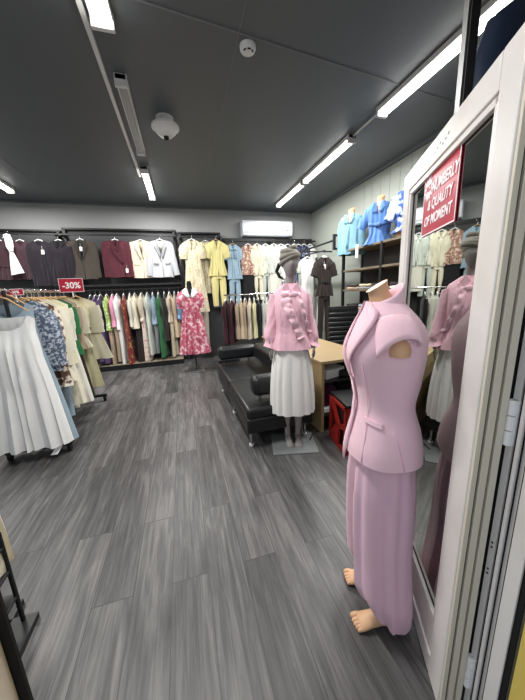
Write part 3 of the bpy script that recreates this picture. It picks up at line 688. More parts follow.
def rg(y, label, m, L, **k):
    k.setdefault('hw', .22); k.setdefault('sl', .35); k['ang'] = k.get('ang', 10)*.35; nm = k.pop('name', 'hung_dress'); ct = k.pop('cat', 'dress')
    return blouse(label, (rx(y)+k.pop('dx', 0), y, ZR), C[m], k.pop('rz', 0)+random.uniform(-7, 3), L=L, name=nm, cat=ct, group=RG, hm=k.pop('hm', M_hwood), **k)
rg(3.00, 'blue and white patterned puff sleeved blouse on the rolling rack', 'bpat', .66, dx=.07, rz=-8, sl=.50, sr=(.09, .09), puff=.02, ang=30, name='hung_blouse', cat='blouse', hw=.24)
rg(3.10, 'brown and white patterned top, low behind the blue blouse', 'brpat', .86, dx=.07, sl=.60, sr=(.09, .08), ang=14, name='hung_blouse', cat='blouse')
rg(3.19, 'light cream long sleeved shirt next to the blue blouse', 'lcream', .84, dx=.06, sl=.55, sr=(.09, .08), ang=26, name='hung_blouse', cat='blouse', hw=.24)
rg(3.28, 'white blouse in the middle of the rolling rack', 'ivory', .80, dx=.04, sl=.42, sr=(.09, .08), ang=30, name='hung_blouse', cat='blouse', lower=('trousers', C['blueg'], .55, .15))
rg(3.38, 'light cream long dress in the middle of the rolling rack', 'lcream', 1.15, dx=.03, rz=-6, sl=.4, sr=(.09, .08), ang=32, hw=.26)
rg(3.48, 'lemon top over cream trousers on the rolling rack', 'lemon', .72, sl=.40, sr=(.09, .085), ang=12, lower=('trousers', C['ivory'], .62, .17), name='hung_outfit', cat='outfit')
rg(3.58, 'ivory long dress left of the green top', 'ivory', 1.22, sl=.35, sr=(.09, .085), ang=12, hw=.28)
rg(3.70, 'bright green short sleeved top over dark green trousers', 'green', .66, sl=.30, sr=(.09, .09), ang=22, lower=('trousers', C['dgreen'], .65, .15), name='hung_outfit', cat='outfit')
rg(3.82, 'taupe blouse over a brown skirt behind the green top', 'taupe', .62, sl=.5, sr=(.09, .07), ang=12, lower=('skirt', C['dbrown'], .72, .2), name='hung_outfit', cat='outfit', hw=.24)
rg(3.94, 'pale khaki short sleeved blouse on the rolling rack', 'khaki', .62, sl=.32, sr=(.10, .10), ang=26, name='hung_blouse', cat='blouse', hw=.27)
rg(4.04, 'lime yellow long dress behind the pale khaki blouse', 'lime', 1.18, sl=.25, sr=(.09, .09), ang=15, hw=.28)
rg(4.16, 'pale khaki coat at the far end of the rolling rack', 'khaki', .82, sl=.34, sr=(.10, .10), ang=24, hw=.33, ww=.22, sw=.22, name='hung_coat', cat='coat', dx=.08)
# discount signs on the rack
def sale(label, loc, w, h, rz, txt='-30%'):
    t = thing('sale_sign', label, 'sign', loc, rad(rz), 'small sale signs on the rolling rack')
    MB().b2((-w/2, -.003, 0), (w/2, .003, h)).obj('panel', M_red, t, smooth=False, bevel=.002)
    mb = MB()
    for a, b in (((-w/2, 0), (w/2, .004)), ((-w/2, h-.004), (w/2, h)), ((-w/2, 0), (-w/2+.004, h)), ((w/2-.004, 0), (w/2, h))): mb.b2((a[0], -.0045, a[1]), (b[0], -.003, b[1]))
    mb.obj('border', M_letter, t, smooth=False)
    text('lettering', txt, h*.62, M_letter, t, (0, -.004, h*.47), (PI/2, 0, 0), sx=.95)
    MB().tube([(0, .002, -.06), (0, .002, .01)], .006, 6).obj('clip', M_hgwhite, t)
sale('red sign reading -30% at the far end of the rolling rack', (-1.25, 3.88, 1.515), .25, .16, 4)
sale('small red and white sign over the wooden hangers', (-1.40, 2.98, 1.49), .13, .055, 0)
mb = MB(); mb.b2((-.012, -.01, 0), (.012, .01, .085)); o = mb.obj('size_divider', M_red, smooth=False, loc=(-1.475, 2.87, 1.47), rot=(0, .25, 0)); tag(o, 'small red divider clipped on the rail left of the wooden hanger', 'divider')

# ------------------------------------------------------------------ black leather sofa
t = thing('sofa', 'black leather sofa with roll cushions and chrome legs', 'sofa', (.77, 3.12, 0), rad(1.5))
def roundbox(c, d, name, parent, r=.03, m=M_leather): return MB().box(c, d).obj(name, m, parent, bevel=r)
roundbox((0, 0, .235), (.66, 1.74, .15), 'seat_base', t, .02)
for y in (-.44, .44): roundbox((0, y, .355), (.66, .86, .11), 'seat_cushion', t, .03)
def roll(c, d, name, leg):
    o = MB().box(c, d).obj(name, M_leather, t, bevel=.055); o.modifiers['bevel'].segments = 5
    for p in leg: MB().tube([(p[0], p[1], .40), (p[0], p[1], c[2]-.06)], .014, 10).obj('support_post', M_chrome, o)
    return o
roll((-.04, .78, .58), (.56, .17, .19), 'armrest', [(-.22, .78), (.12, .78)])
roll((.02, -.68, .56), (.50, .17, .19), 'armrest', [(-.15, -.68), (.15, -.68)])
roll((.25, .05, .60), (.16, 1.26, .22), 'backrest', [(.25, -.4), (.25, .5)])
for x, y in ((-.28, -.78), (-.28, .0), (-.28, .80), (.28, -.78), (.28, .80)):
    o = MB().tube([(x, y, .02), (x, y, .17)], .016, 12).obj('leg', M_chrome, t); MB().tube([(x, y, .0), (x, y, .022)], .022, 12).obj('foot_cap', M_hgwhite, o)
for y in (-.44, .44): MB().lathe([(.001, 0), (.014, 0), (.008, .006), (.001, .007)], 12).obj('tuft_button', M_leather, t, loc=(-.15, y, .41))
MB().box((-.18, .86-.16, .47), (.30, .012, .04)).obj('armrest_strap', M_leather, t)

# ------------------------------------------------------------------ desk and the things around it
t = thing('desk', 'light oak desk with an open side full of stored things', 'desk', (1.30, 3.10, 0), rad(3))
MB().b2((-.12, -.80, .725), (.52, .95, .755)).obj('desktop', M_oak, t, smooth=False, bevel=.003)
MB().b2((-.10, -.78, 0), (-.07, .93, .725)).obj('side_panel', M_oak, t, smooth=False)
MB().b2((.47, -.78, 0), (.50, .93, .725)).obj('side_panel', M_oak, t, smooth=False)
MB().b2((-.07, -.2, 0), (.47, -.18, .725)).obj('inner_panel', M_black, t, smooth=False)
MB().b2((-.07, -.78, .16), (.47, -.2, .18)).obj('lower_shelf', M_black, t, smooth=False)
MB().b2((-.07, -.78, .52), (.47, -.2, .54)).obj('upper_shelf', M_black, t, smooth=False)
t0 = MB().lathe([(.001, 0), (.022, 0), (.022, .006), (.001, .006)], 12).obj('cable_hole', M_blackm, t, loc=(.36, -.70, .755))
# stored things
x0, y0 = 1.34, 2.42
def lumpy(name, c, r, m, label, cat, seed, n=28, k=.18):
    rnd = Vector((seed*3.1, seed*1.7, 0))
    def fn(p):
        q = p.normalized(); return p*(1+k*noise.noise(q*1.8+rnd)+k*.5*noise.noise(q*5+rnd))
    mb = MB().ell((0, 0, r[2]*.96), r, n, n//2, fn); mb.v = [(a, b, max(0, z)) for a, b, z in mb.v]
    o = mb.obj(name, m, loc=c); return tag(o, label, cat)
lumpy('cloth_bundle', (1.38, 2.50, .185), (.12, .13, .15), cloth('plum', (74, 24, 52)), 'plum coloured cloth bundle inside the desk', 'cloth', 1)
lumpy('paper_bag', (1.60, 2.50, .185), (.11, .10, .13), C['black'], 'black bag beside the plum cloth inside the desk', 'bag', 2)
tag(MB().box((1.42, 2.50, .595), (.26, .20, .10), rz=.3, rx=.12).obj('paper_box', M_tag, bevel=.006), 'white paper box on the desk upper shelf', 'box')
tag(MB().box((1.60, 2.42, .580), (.20, .14, .06), rz=-.3).obj('box_file', M_black, bevel=.006), 'black box file beside the white paper box', 'box')
tag(MB().box((1.32, 2.38, .215), (.16, .05, .05), rz=.1).obj('folded_paper', M_tag, bevel=.004), 'folded white papers low inside the desk', 'paper')
# red cut-out box
t = thing('storage_box', 'red box with triangular cut-outs and a black lid', 'box', (1.44, 2.04, 0), rad(-8))
H = .44; W_, D_ = .34, .36
MB().b2((-W_/2, -D_/2, H), (W_/2, D_/2, H+.03)).obj('lid', M_black, t, smooth=False, bevel=.004)
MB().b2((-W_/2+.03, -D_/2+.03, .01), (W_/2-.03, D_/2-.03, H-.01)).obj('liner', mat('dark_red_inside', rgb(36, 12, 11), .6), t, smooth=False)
def lattice(M):
    mb = MB(); hw = D_/2
    fr = [((-hw, 0), (-hw+.03, H)), ((hw-.03, 0), (hw, H)), ((-hw, H-.03), (hw, H)), ((-hw, 0), (hw, .03))]
    for a, b in fr: mb.prism([(a[0], a[1]), (b[0], a[1]), (b[0], b[1]), (a[0], b[1])], -.01, .01, M)
    mb.prism([(-hw, H), (-hw+.06, H), (.05, .22), (-.0, .20)], -.011, .011, M)
    mb.prism([(-hw, .03), (.0, .24), (.05, .20), (.03, .02)], -.011, .011, M)
    mb.prism([(.02, .19), (hw, .24), (hw, .29), (.02, .23)], -.011, .011, M)
    return mb
for M in (Matrix.Translation((-W_/2, 0, 0)) @ Matrix.Rotation(-PI/2, 4, 'Z'), Matrix.Translation((W_/2, 0, 0)) @ Matrix.Rotation(-PI/2, 4, 'Z')):
    lattice(M).obj('side_lattice', M_redbox, t, smooth=False)
for s in (-1, 1): lattice(Matrix.Translation((0, s*(D_/2-.01), 0)) @ Matrix.Scale(.94, 4, (1, 0, 0))).obj('front_lattice', M_redbox, t, smooth=False)
# thin pale rod on the floor
tag(MB().tube([(1.05, 2.20, .012), (1.33, 2.52, .012)], .008, 8).obj('metal_rod', M_chrome), 'thin chrome rod on the floor between mannequin base and red box', 'rod')

# office chair
t = thing('office_chair', 'black high back office chair with ribbed upholstery behind the desk', 'chair', (2.02, 3.02, 0), rad(-8))
for i in range(9): MB().box((0, .20+.012*i*.5, .66+i*.062), (.42, .05, .058)).obj('back_rib', M_leather, t, bevel=.018)
MB().b2((-.21, .225, .60), (.21, .255, 1.2)).obj('back_frame', M_black, t, smooth=False, bevel=.01)
MB().b2((-.24, -.24, .42), (.24, .24, .50)).obj('seat', M_leather, t, bevel=.03)
MB().tube([(0, 0, .10), (0, 0, .42)], .03, 12).obj('column', M_chrome, t)
MB().tube([(0, .16, .44), (0, .26, .55), (0, .25, .72)], .018, 8).obj('back_support', M_chrome, t)
for s in (-1, 1): MB().tube([(s*.24, .20, .50), (s*.27, .20, .68), (s*.27, -.1, .70), (s*.25, -.14, .48)], .013, 8).obj('armrest', M_chrome, t)
for i in range(5):
    a = 2*PI*i/5; o = MB().tube([(0, 0, .11), (.27*cos(a), .27*sin(a), .07)], [.024, .014], 8).obj('base_leg', M_chrome, t)
    MB().ell((.27*cos(a), .27*sin(a), .03), (.028, .028, .03)).obj('castor', M_blackm, o)

# ------------------------------------------------------------------ mannequin bodies
def figure_rings(tab, n=32, z0=None, z1=None, k=40, fold=None):
    """tab rows: z, centre x, centre y, half width, half depth"""
    z0 = tab[0][0] if z0 is None else z0; z1 = tab[-1][0] if z1 is None else z1; rr = []
    for i in range(k+1):
        z = lerp(z0, z1, i/k); cx, cy, a, b = crom(tab, z); ring = []
        for j in range(n):
            q = 2*PI*j/n; f = fold(q, z) if fold else 0
            e = .88
            x = (abs(cos(q))**e)*(1 if cos(q) >= 0 else -1); y = (abs(sin(q))**e)*(1 if sin(q) >= 0 else -1)
            ring.append((cx+(a+f)*x, cy+(b+f)*y, z))
        rr.append(ring)
    return rr
def foot(mb, ax, ay, zr, L=.22, w=.042, yaw=0.0, toes=True, heel=.0):
    """barefoot pointing to -y, ankle at (ax, ay); heel raised by 'heel'"""
    M = Matrix.Translation((ax, ay, 0)) @ Matrix.Rotation(yaw, 4, 'Z')
    w *= .92; rr = []; st = [(.055, .022, .020, .03), (.05, .032, .035, .04), (.02, .036, .045, .05), (-.03, .036, .040, .048), (-.08, .040, .030, .035), (-.12, .046, .022, .025), (-.145, .046, .017, .018), (-.155, .040, .012, .014)]
    for y, a, b, zc in st:
        y *= .88
        hz = heel*max(0, min(1, (y+.12)/.17)); s = w/.042
        ring = [M @ Vector((a*s*cos(q), y, max(.004+hz, zc+hz+b*sin(q)))) for q in [2*PI*j/18 for j in range(18)]]
        rr.append(ring)
    mb.rings(rr)
    if toes:
        for i, (x, l, r) in enumerate([(-.034, .058, .014), (-.013, .056, .0105), (.004, .050, .0098), (.020, .042, .009), (.034, .032, .0085)]):
            l *= .62; mb.tube([M @ Vector((x*w/.042, -.105, .018)), M @ Vector((x*1.05*w/.042, -.125-l*.35, .018)), M @ Vector((x*1.05*w/.042, -.125-l*.8, .012)), M @ Vector((x*1.05*w/.042, -.125-l, .010))], [r, r*1.1, r*1.0, r*.5], 10)

# --- grey mannequin: pink ruffled blouse, white skirt
t = thing('mannequin', 'full size grey mannequin in a pink ruffled blouse and white pleated skirt', 'mannequin', (.905, 2.26, 0), rad(-14), 'dressed mannequins'); t.scale = (.86, .9, 1.0)
MB().b2((-.24, -.24, 0), (.24, .16, .012)).obj('base_plate', mat('glass_plate', rgb(120, 124, 124), .12, spec=.8), t, smooth=False, bevel=.003)
MB().tube([(.12, .08, .01), (.10, .06, .55)], .009, 8).obj('support_rod', M_chrome, t)
mb = MB()
mb.rings(figure_rings([(.86, 0, 0, .155, .10), (.95, 0, .01, .16, .105), (1.08, 0, 0, .115, .085), (1.26, 0, -.01, .14, .105), (1.36, 0, 0, .15, .095), (1.43, 0, .01, .15, .07), (1.47, 0, .01, .075, .05), (1.50, 0, .01, .048, .048), (1.57, 0, -.005, .045, .048), (1.60, 0, -.01, .046, .055)], 28))
def headfn(p):
    q = Vector(p); zz = p.z/.125
    k = 1-.28*max(0, -zz)**1.3; q.x *= k; q.y *= 1-.10*max(0, -zz)
    if p.y < 0:
        q.y -= .014*math.exp(-((p.x/.014)**2+((p.z+.012)/.022)**2))            # nose
        q.y += .007*math.exp(-(((abs(p.x)-.030)/.014)**2+((p.z-.012)/.012)**2))  # eye sockets
        q.y -= .005*math.exp(-((p.x/.022)**2+((p.z+.055)/.010)**2))            # lips
        q.y -= .006*math.exp(-((p.x/.02)**2+((p.z+.095)/.016)**2))
    return q
mb.ell((0, -.02, 1.66), (.075, .095, .125), 32, 26, headfn)
for s in (-1, 1):
    mb.ell((s*.074, .0, 1.655), (.008, .018, .03), 10, 8)
    rr = []
    for z, cx, r in [(.86, .075, .085), (.70, .078, .078), (.50, .072, .056), (.42, .070, .052), (.33, .068, .055), (.18, .062, .036), (.10, .058, .030), (.05, .056, .034)]:
        rr.append([(s*cx+r*cos(q), r*sin(q)+(.01 if z < .45 else 0), z) for q in [2*PI*j/20 for j in range(20)]])
    mb.rings(rr[::-1]); foot(mb, s*.056, .0, 0, yaw=s*-.1, w=.038, toes=False)
mb.obj('body', M_greyman, t)
# head wrap: twisted turban bands
mb = MB()
mb.ell((0, -.002, 1.712), (.096, .112, .080), 28, 16)
for i, (z, tl) in enumerate([(1.688, .30), (1.712, .10), (1.738, -.18), (1.762, .2)]):
    r = [.093, .092, .082, .062][i]
    pts = [(r*cos(a), -.008+r*1.15*sin(a), z+tl*.1*cos(a)-.012*sin(a)) for a in [2*PI*j/26 for j in range(27)]]
    mb.tube(pts, .017, 8, flat=.7)
mb.obj('head_wrap', cloth('headwrap', (138, 134, 124)), t)
MB().tube([(-.10, .03, 1.66), (-.13, .01, 1.60), (-.105, .0, 1.555), (-.065, -.02, 1.53)], [.018, .016, .016, .006], 8, flat=.6).obj('scarf_end', C['black'], t)
C['pb'] = cloth('sheer_pink', (232, 186, 200), rough=.7, bump=(26, .6)); C['pb2'] = cloth('pink_trim', (236, 194, 206), rough=.7, bump=(30, .4))
tab = [(.935, 0, 0, .225, .16), (1.0, 0, 0, .205, .145), (1.10, 0, 0, .165, .125), (1.26, 0, -.01, .168, .13), (1.36, 0, 0, .172, .115), (1.43, 0, .01, .16, .08), (1.46, 0, .012, .115, .066), (1.495, 0, .012, .062, .056)]
bl = MB().rings(figure_rings(tab, 56, fold=lambda q, z: .009*sin(9*q+z*9)*sm((1.25-z)/.3)+.004*sin(17*q+3*z)), False, False).obj('blouse', C['pb'], t)
for s in (-1, 1):
    mb = MB(); rr = []
    for i in range(17):
        u = i/16; p = Vector((s*lerp(.160, .225, sm(u*1.1)), .01-.05*u*u, lerp(1.405, .955, u)-.02*sin(PI*u)))
        r = interp([(0, .045), (.15, .056), (.5, .054), (.80, .062), (.88, .042), (.9, .034), (.93, .05), (1, .066)], u)[0]
        rr.append([p+Vector(((r+.006*sin(5*q+i))*cos(q), (r+.006*sin(5*q+i))*.9*sin(q), -s*.25*r*cos(q)*s)) for q in [2*PI*j/20 for j in range(20)]])
    mb.rings(rr, True, False).obj('sleeve', C['pb'], bl)
    # relaxed hand below the cuff
    hb = MB(); hx, hy = s*.228, -.045
    hb.rings([[(hx+a*cos(q)*.6, hy+a*1.2*sin(q), z+.02) for q in [2*PI*j/12 for j in range(12)]] for z, a in ((1.03, .022), (.985, .022), (.96, .03), (.92, .030), (.905, .022))])
    for k_, ly in enumerate((.068, .075, .07, .055)):
        y = hy-.028+k_*.018; hb.tube([(hx, y, .912), (hx, y, .88), (hx-s*.006, y, .912-ly*.75), (hx-s*.014, y, .912-ly)], [.0085, .008, .007, .005], 8)
    hb.tube([(hx-s*.005, hy-.032, .955), (hx-s*.012, hy-.050, .925), (hx-s*.018, hy-.052, .895)], [.010, .009, .006], 8)
    hb.v = [(a_, b_, c_+.0) for a_, b_, c_ in hb.v]; hb.obj('hand', M_greyman, t)
    mb = MB(); rr = []
    for i in range(2): pass
# collar, bow and diagonal front ruffle
def fr_y(x, z):
    cx, cy, a, b = crom(tab, min(1.475, max(.9, z))); k_ = max(0, 1-(x/a)**2); return cy-b*k_**.5
def ruffle(path, w, name, amp=.016, fr=5, m=None, side=1):
    mb = MB(); rows = []; n = len(path)*6
    for i in range(n+1):
        u = i/n*(len(path)-1); k_ = min(len(path)-2, int(u)); f = u-k_; x = lerp(path[k_][0], path[k_+1][0], f); z = lerp(path[k_][1], path[k_+1][1], f)
        row = []
        for j in range(5):
            v = j/4; xx = x+side*w*v; yy = fr_y(min(.15, max(-.15, xx)), z)-.012-amp*v*(1+sin(fr*i/n*2*PI+v)); row.append((xx, yy, z-.25*w*v+amp*.8*v*cos(fr*i/n*2*PI)))
        rows.append(row)
    vs = [p for r in rows for p in r]; fs = [(i*5+j, i*5+j+1, (i+1)*5+j+1, (i+1)*5+j) for i in range(n) for j in range(4)]
    mb.add(vs, fs); return mb.obj(name, m or C['pb2'], bl, solid=.004)
ruffle([(-.01, 1.44), (-.03, 1.36), (.03, 1.24), (.09, 1.13), (.13, 1.04)], .085, 'ruffle', side=-1)
ruffle([(.03, 1.42), (.06, 1.32), (.10, 1.2), (.15, 1.08)], .05, 'ruffle', amp=.012, fr=4, side=1)
ruffle([(-.06, 1.42), (-.07, 1.33), (-.05, 1.24)], .05, 'bow_tail', amp=.012, fr=4, side=1)
for s in (-1, 1):
    mb = MB(); mb.prism([(s*.008, 1.455), (s*.055, 1.505), (s*.095, 1.455), (s*.06, 1.41)], -.070, -.078); mb.obj('collar', C['pb2'], bl, smooth=False, bevel=.003)
    MB().ell((s*.045-.02, -.10, 1.405), (.045, .014, .022)).obj('bow_loop', C['pb2'], bl)
    ruffle([(s*.2, .99), (s*.2, .985)], .01, 'x') if False else None
for i in range(6): MB().ell((.0+.004*i, -.135 if i > 2 else -.14, 1.15-i*.038), (.006, .004, .006), 10, 8).obj('button', M_hgwhite, bl) if i > 2 else None
tabs = [(.345, 0, 0, .235, .19), (.5, 0, 0, .23, .18), (.8, 0, 0, .20, .15), (.95, 0, 0, .165, .125), (1.05, 0, 0, .14, .10)]
MB().rings(figure_rings(tabs, 160, k=24, fold=lambda q, z: .020*(abs(sin(8*q+.8*sin(2*q)+.5*sin(3*z)))-.5)*sm((1.02-z)/.4)), False, False).obj('skirt', cloth('skirt_white', (232, 230, 226)), t)

# --- headless mannequin in the pink suit, standing back to the open door
t = thing('mannequin', 'headless tan mannequin in a pale pink jacket and draped trousers by the door', 'mannequin', (.724, .846, 0), rad(-112), 'dressed mannequins'); t.scale = (.80, .86, .975)
mb = MB()
mb.rings(figure_rings([(.80, 0, 0, .16, .11), (.92, 0, .01, .165, .115), (1.06, 0, 0, .118, .09), (1.24, 0, -.015, .14, .105), (1.33, 0, 0, .13, .085), (1.375, 0, .0, .10, .06), (1.415, 0, -.022, .075, .052), (1.45, 0, -.040, .048, .044), (1.485, 0, -.056, .045, .040)], 28))
mb.v = [(a_, b_-.0, c_+(.55*(b_+.056) if c_ > 1.475 else 0)) for a_, b_, c_ in mb.v]
for s in (-1, 1):
    rr = []
    for z, x, y, r in [(1.31, .130, -.005, .050), (1.29, .146, -.005, .046), (1.265, .158, -.005, .044), (1.25, .160, -.005, .040)]:
        rr.append([(s*x+r*cos(q), y+r*1.05*sin(q), z) for q in [2*PI*j/18 for j in range(18)]])
    mb.rings(rr)
    rr = []
    for z, x, y, r in [(.82, .08, 0, .088), (.65, .085, -.005, .075), (.50, .09, -.01, .056), (.42, .09, -.005, .05), (.32, .09, .005, .052), (.18, .09, .01, .036), (.09, .09, .01, .031), (.05, .09, .01, .034)]:
        rr.append([(s*x+r*cos(q), y+r*sin(q), z) for q in [2*PI*j/20 for j in range(20)]])
    mb.rings(rr[::-1]); foot(mb, s*.105+.008, .03, 0, yaw=s*.12, w=.045)
mb.obj('body', M_skin, t)
C['ps'] = cloth('pale_pink_crepe', (240, 202, 214), rough=.75, bump=(5, .12)); C['ps_d'] = cloth('pale_pink_facing', (235, 192, 206), rough=.7)
C['pt'] = cloth('pale_pink_satin', (224, 186, 202), rough=.5, bump=(4, .15))
jt = [(.825, 0, .0, .208, .160), (.87, 0, .002, .203, .158), (.94, 0, .005, .185, .142), (1.03, 0, 0, .155, .12), (1.12, 0, .0, .162, .135), (1.24, 0, -.01, .178, .158), (1.32, 0, .0, .178, .140), (1.375, 0, -.006, .155, .105), (1.405, 0, -.014, .115, .084), (1.43, 0, -.022, .085, .070)]
jk = MB().rings(figure_rings(jt, 48, k=34, fold=lambda q, z: .003*sin(5*q+4*z)*sm((1.0-z)/.2)), False, False).obj('jacket', C['ps'], t)
def surf(tb, q, z, off=0.0):
    cx, cy, a, b = crom(tb, z); e = .88
    x = (abs(cos(q))**e)*(1 if cos(q) >= 0 else -1); y = (abs(sin(q))**e)*(1 if sin(q) >= 0 else -1)
    return Vector((cx+(a+off)*x, cy+(b+off)*y, z))
def spatch(name, tb, pts, m, parent, off=.006, th=.006, cuts=2):
    """polygon in (angle, z) laid on a figure surface; pts may carry their own offset"""
    bm = bmesh.new(); vs = [bm.verts.new((p[0], p[2] if len(p) > 2 else off, p[1])) for p in pts]; bm.faces.new(vs)
    bmesh.ops.triangulate(bm, faces=bm.faces[:])
    for _ in range(cuts): bmesh.ops.subdivide_edges(bm, edges=bm.edges[:], cuts=1, use_grid_fill=True)
    for v in bm.verts:
        v.co = surf(tb, v.co.x, v.co.z, v.co.y)
    for f in bm.faces: f.smooth = True
    me = bpy.data.meshes.new(name); bm.to_mesh(me); bm.free(); me.materials.append(m)
    o = bpy.data.objects.new(name, me); COL.objects.link(o); o.parent = parent
    q = o.modifiers.new('solid', 'SOLIDIFY'); q.thickness = th; q.offset = 0
    return o
FR = -PI/2
for s in (-1, 1):
    # shawl lapel rising to a stand collar
    spatch('lapel', jt, [(FR+s*.03, 1.11, .008), (FR+s*.28, 1.19, .016), (FR+s*.62, 1.30, .018), (FR+s*.95, 1.40, .012), (FR+s*.55, 1.43, .006), (FR+s*.25, 1.30, .006)], C['ps_d'] if s < 0 else C['ps'], jk)
    # welt pocket
    spatch('pocket_welt', jt, [(FR+s*.62, 1.005), (FR+s*1.25, .995), (FR+s*1.25, .975), (FR+s*.62, .985)], C['ps'], jk, .004, .005, 3)
    # princess and side seams
    spatch('seam', jt, [(FR+s*.70, 1.22), (FR+s*.715, 1.22), (FR+s*.735, .83), (FR+s*.72, .83)], C['ps_d'], jk, .0015, .002)
    spatch('seam', jt, [(FR+s*1.50, .98), (FR+s*1.515, .98), (FR+s*1.75, .83), (FR+s*1.735, .83)], C['ps_d'], jk, .0015, .002)
# overlapping front edge falling open slightly
spatch('front_edge', jt, [(FR-.02, 1.14, .007), (FR+.10, 1.14, .006), (FR+.12, .84, .010), (FR+.02, .77, .014), (FR-.03, .84, .012)], C['ps'], jk, th=.008)
# stand collar
mb = MB(); rows = []
for i in range(25):
    a = lerp(FR+.75, FR+2*PI-.75, i/24); row = []
    back = sm(1-abs(i/24-.5)*2.0)
    for j in range(4):
        v = j/3; p = surf(jt, a, 1.42); k_ = 1-.12*v; row.append((p.x*k_+.0, -.02+(p.y+.02)*k_, 1.41+(.018+.065*back)*v))
    rows.append(row)
mb.add([p for r in rows for p in r], [(i*4+j, i*4+j+1, i*4+j+5, i*4+j+4) for i in range(24) for j in range(3)]); mb.obj('collar', C['ps'], jk, solid=.006)
# cap sleeves
for s in (-1, 1):
    rr = []
    for i in range(9):
        u = i/8; p = Vector((s*(.112+.072*u), -.014, 1.352-.052*u*u-.020*u)); rx_ = lerp(.048, .052, u); ry_ = lerp(.076, .080, sm(u))
        nrm = Vector((s*cos(rad(35+25*u)), 0, -sin(rad(35+25*u)))); ux = Vector((s*sin(rad(35+25*u)), 0, cos(rad(35+25*u))))
        rr.append([p+ux*rx_*cos(q)+Vector((0, 1, .24*u))*ry_*sin(q)-nrm*(.012*cos(2*q)*u) for q in [2*PI*j/28 for j in range(28)]])
    MB().rings(rr, False, False).obj('cap_sleeve', C['ps'], jk, solid=.006)
# trousers: two wide draped legs gathered low at the hem
tr = bpy.data.objects.new('trousers', None)
mb = MB()
for s in (-1, 1):
    rr = []
    for i in range(30):
        u = i/29; z = lerp(.86, .028, u)
        cx = interp([(0, .065), (.2, .085), (.7, .112), (1, .120)], u)[0]; a = interp([(0, .095), (.2, .10), (.6, .108), (.85, .115), (1, .085)], u)[0]; b = interp([(0, .12), (.25, .135), (.6, .128), (.85, .132), (.96, .115), (1, .085)], u)[0]
        cy = interp([(0, 0), (.5, .0), (.85, .015), (1, .035)], u)[0]
        ring = []
        for j in range(56):
            q = 2*PI*j/56; f = .008*sin(7*q+1.5*sin(q)+s)*sm(u*3)+.004*sin(13*q+2*u)
            zz = z+.11*((1-sin(q))/2)**1.4*sm((u-.6)*2.5)                        # hem rises at the front over the foot
            ring.append((s*cx+(a+f)*cos(q), cy+(b+f)*sin(q), zz))
        rr.append(ring)
    mb.rings(rr, True, False)
bpy.data.objects.remove(tr)
mb.obj('trousers', C['pt'], t)
MB().b2((-.20, -.16, 0), (.20, .02, .003)).obj('shadow', M_skin, t) if False else None

# black rack, chair and hung clothes behind the glass door
t = thing('tall_rack', 'tall black rack upright behind the open door top', 'clothes rack', (1.36, 1.18, 0))
MB().b2((-.025, -.02, 0), (.025, .02, 3.02)).obj('post', M_black, t, smooth=False); MB().b2((-.035, -.012, 0), (-.025, .012, 3.02)).obj('edge_strip', M_steel, t, smooth=False)
MB().tube([(0, 0, 2.86), (1.45, -.35, 2.86)], .016, 8).obj('hanging_rail', M_black, t); MB().b2((-.05, -.25, 0), (.05, .25, .03)).obj('foot', M_black, t, smooth=False)
C['nvs'] = cloth('deep_navy_satin', (30, 44, 66), rough=.5)
dress('deep navy dress hung high on the tall rack above the door', (1.75, 1.08, 2.86), C['nvs'], rz=-40, L=1.1, hw=.3, ww=.22, sl=.5, sr=(.10, .09), ang=14, sw=.24, group=None)

# ------------------------------------------------------------------ glazed door, open into the room
# local x along the leaf from the hinge side, local y towards the camera side
AZ = rad(28); dv = Vector((sin(AZ), cos(AZ), 0))
hp = Vector((.715, .49, 0))
door = thing('door_1', 'white framed glazed shop door standing open', 'door', tuple(hp), PI/2-AZ); door['kind'] = 'structure'
DW, DH, TH = .865, 1.965, .062
def rail(a, b, name, bev=.006, m=M_pvc, y0=-TH, y1=0.0): return MB().b2((a[0], y0, a[1]), (b[0], y1, b[1])).obj(name, m, door, smooth=False, bevel=bev)
rail((.0, .015), (.088, DH), 'hinge_stile'); rail((DW-.085, .015), (DW, DH), 'lock_stile')
rail((.088, DH-.085), (DW-.085, DH), 'top_rail'); rail((.088, .015), (DW-.085, .10), 'bottom_rail'); rail((.088, .108), (DW-.085, .245), 'kick_panel', y1=-.006)
rail((.088, .10), (DW-.085, .108), 'panel_gap', bev=0, m=M_blackm, y1=-.012)
gx0, gx1, gz0, gz1 = .088, DW-.085, .245, DH-.085
def frame_ring(w, y0, y1, m, name, ins=0.0, bev=.003):
    mb = MB(); a, b, c, d = gx0+ins, gx1-ins, gz0+ins, gz1-ins
    for p, q in (((a, c), (a+w, d)), ((b-w, c), (b, d)), ((a, c), (b, c+w)), ((a, d-w), (b, d))): mb.b2((p[0], y0, p[1]), (q[0], y1, q[1]))
    return mb.obj(name, m, door, smooth=False, bevel=bev)
frame_ring(.020, -.05, -.005, M_pvc, 'glazing_bead'); frame_ring(.006, -.025, -.0175, M_blackm, 'rubber_seal', .020, .001)
gm = bpy.data.materials.new('door_glass'); gm.use_nodes = True; nt = gm.node_tree; nt.nodes.remove(nt.nodes['Principled BSDF'])
tr_ = nt.nodes.new('ShaderNodeBsdfTransparent'); tr_.inputs[0].default_value = (.24, .26, .25, 1); gl_ = nt.nodes.new('ShaderNodeBsdfGlossy'); gl_.inputs['Roughness'].default_value = .01; gl_.inputs[0].default_value = (.60, .62, .59, 1)
fr_ = nt.nodes.new('ShaderNodeFresnel'); fr_.inputs[0].default_value = 1.75; ms = nt.nodes.new('ShaderNodeMixShader')
nt.links.new(fr_.outputs[0], ms.inputs[0]); nt.links.new(tr_.outputs[0], ms.inputs[1]); nt.links.new(gl_.outputs[0], ms.inputs[2]); nt.links.new(ms.outputs[0], nt.nodes['Material Output'].inputs[0])
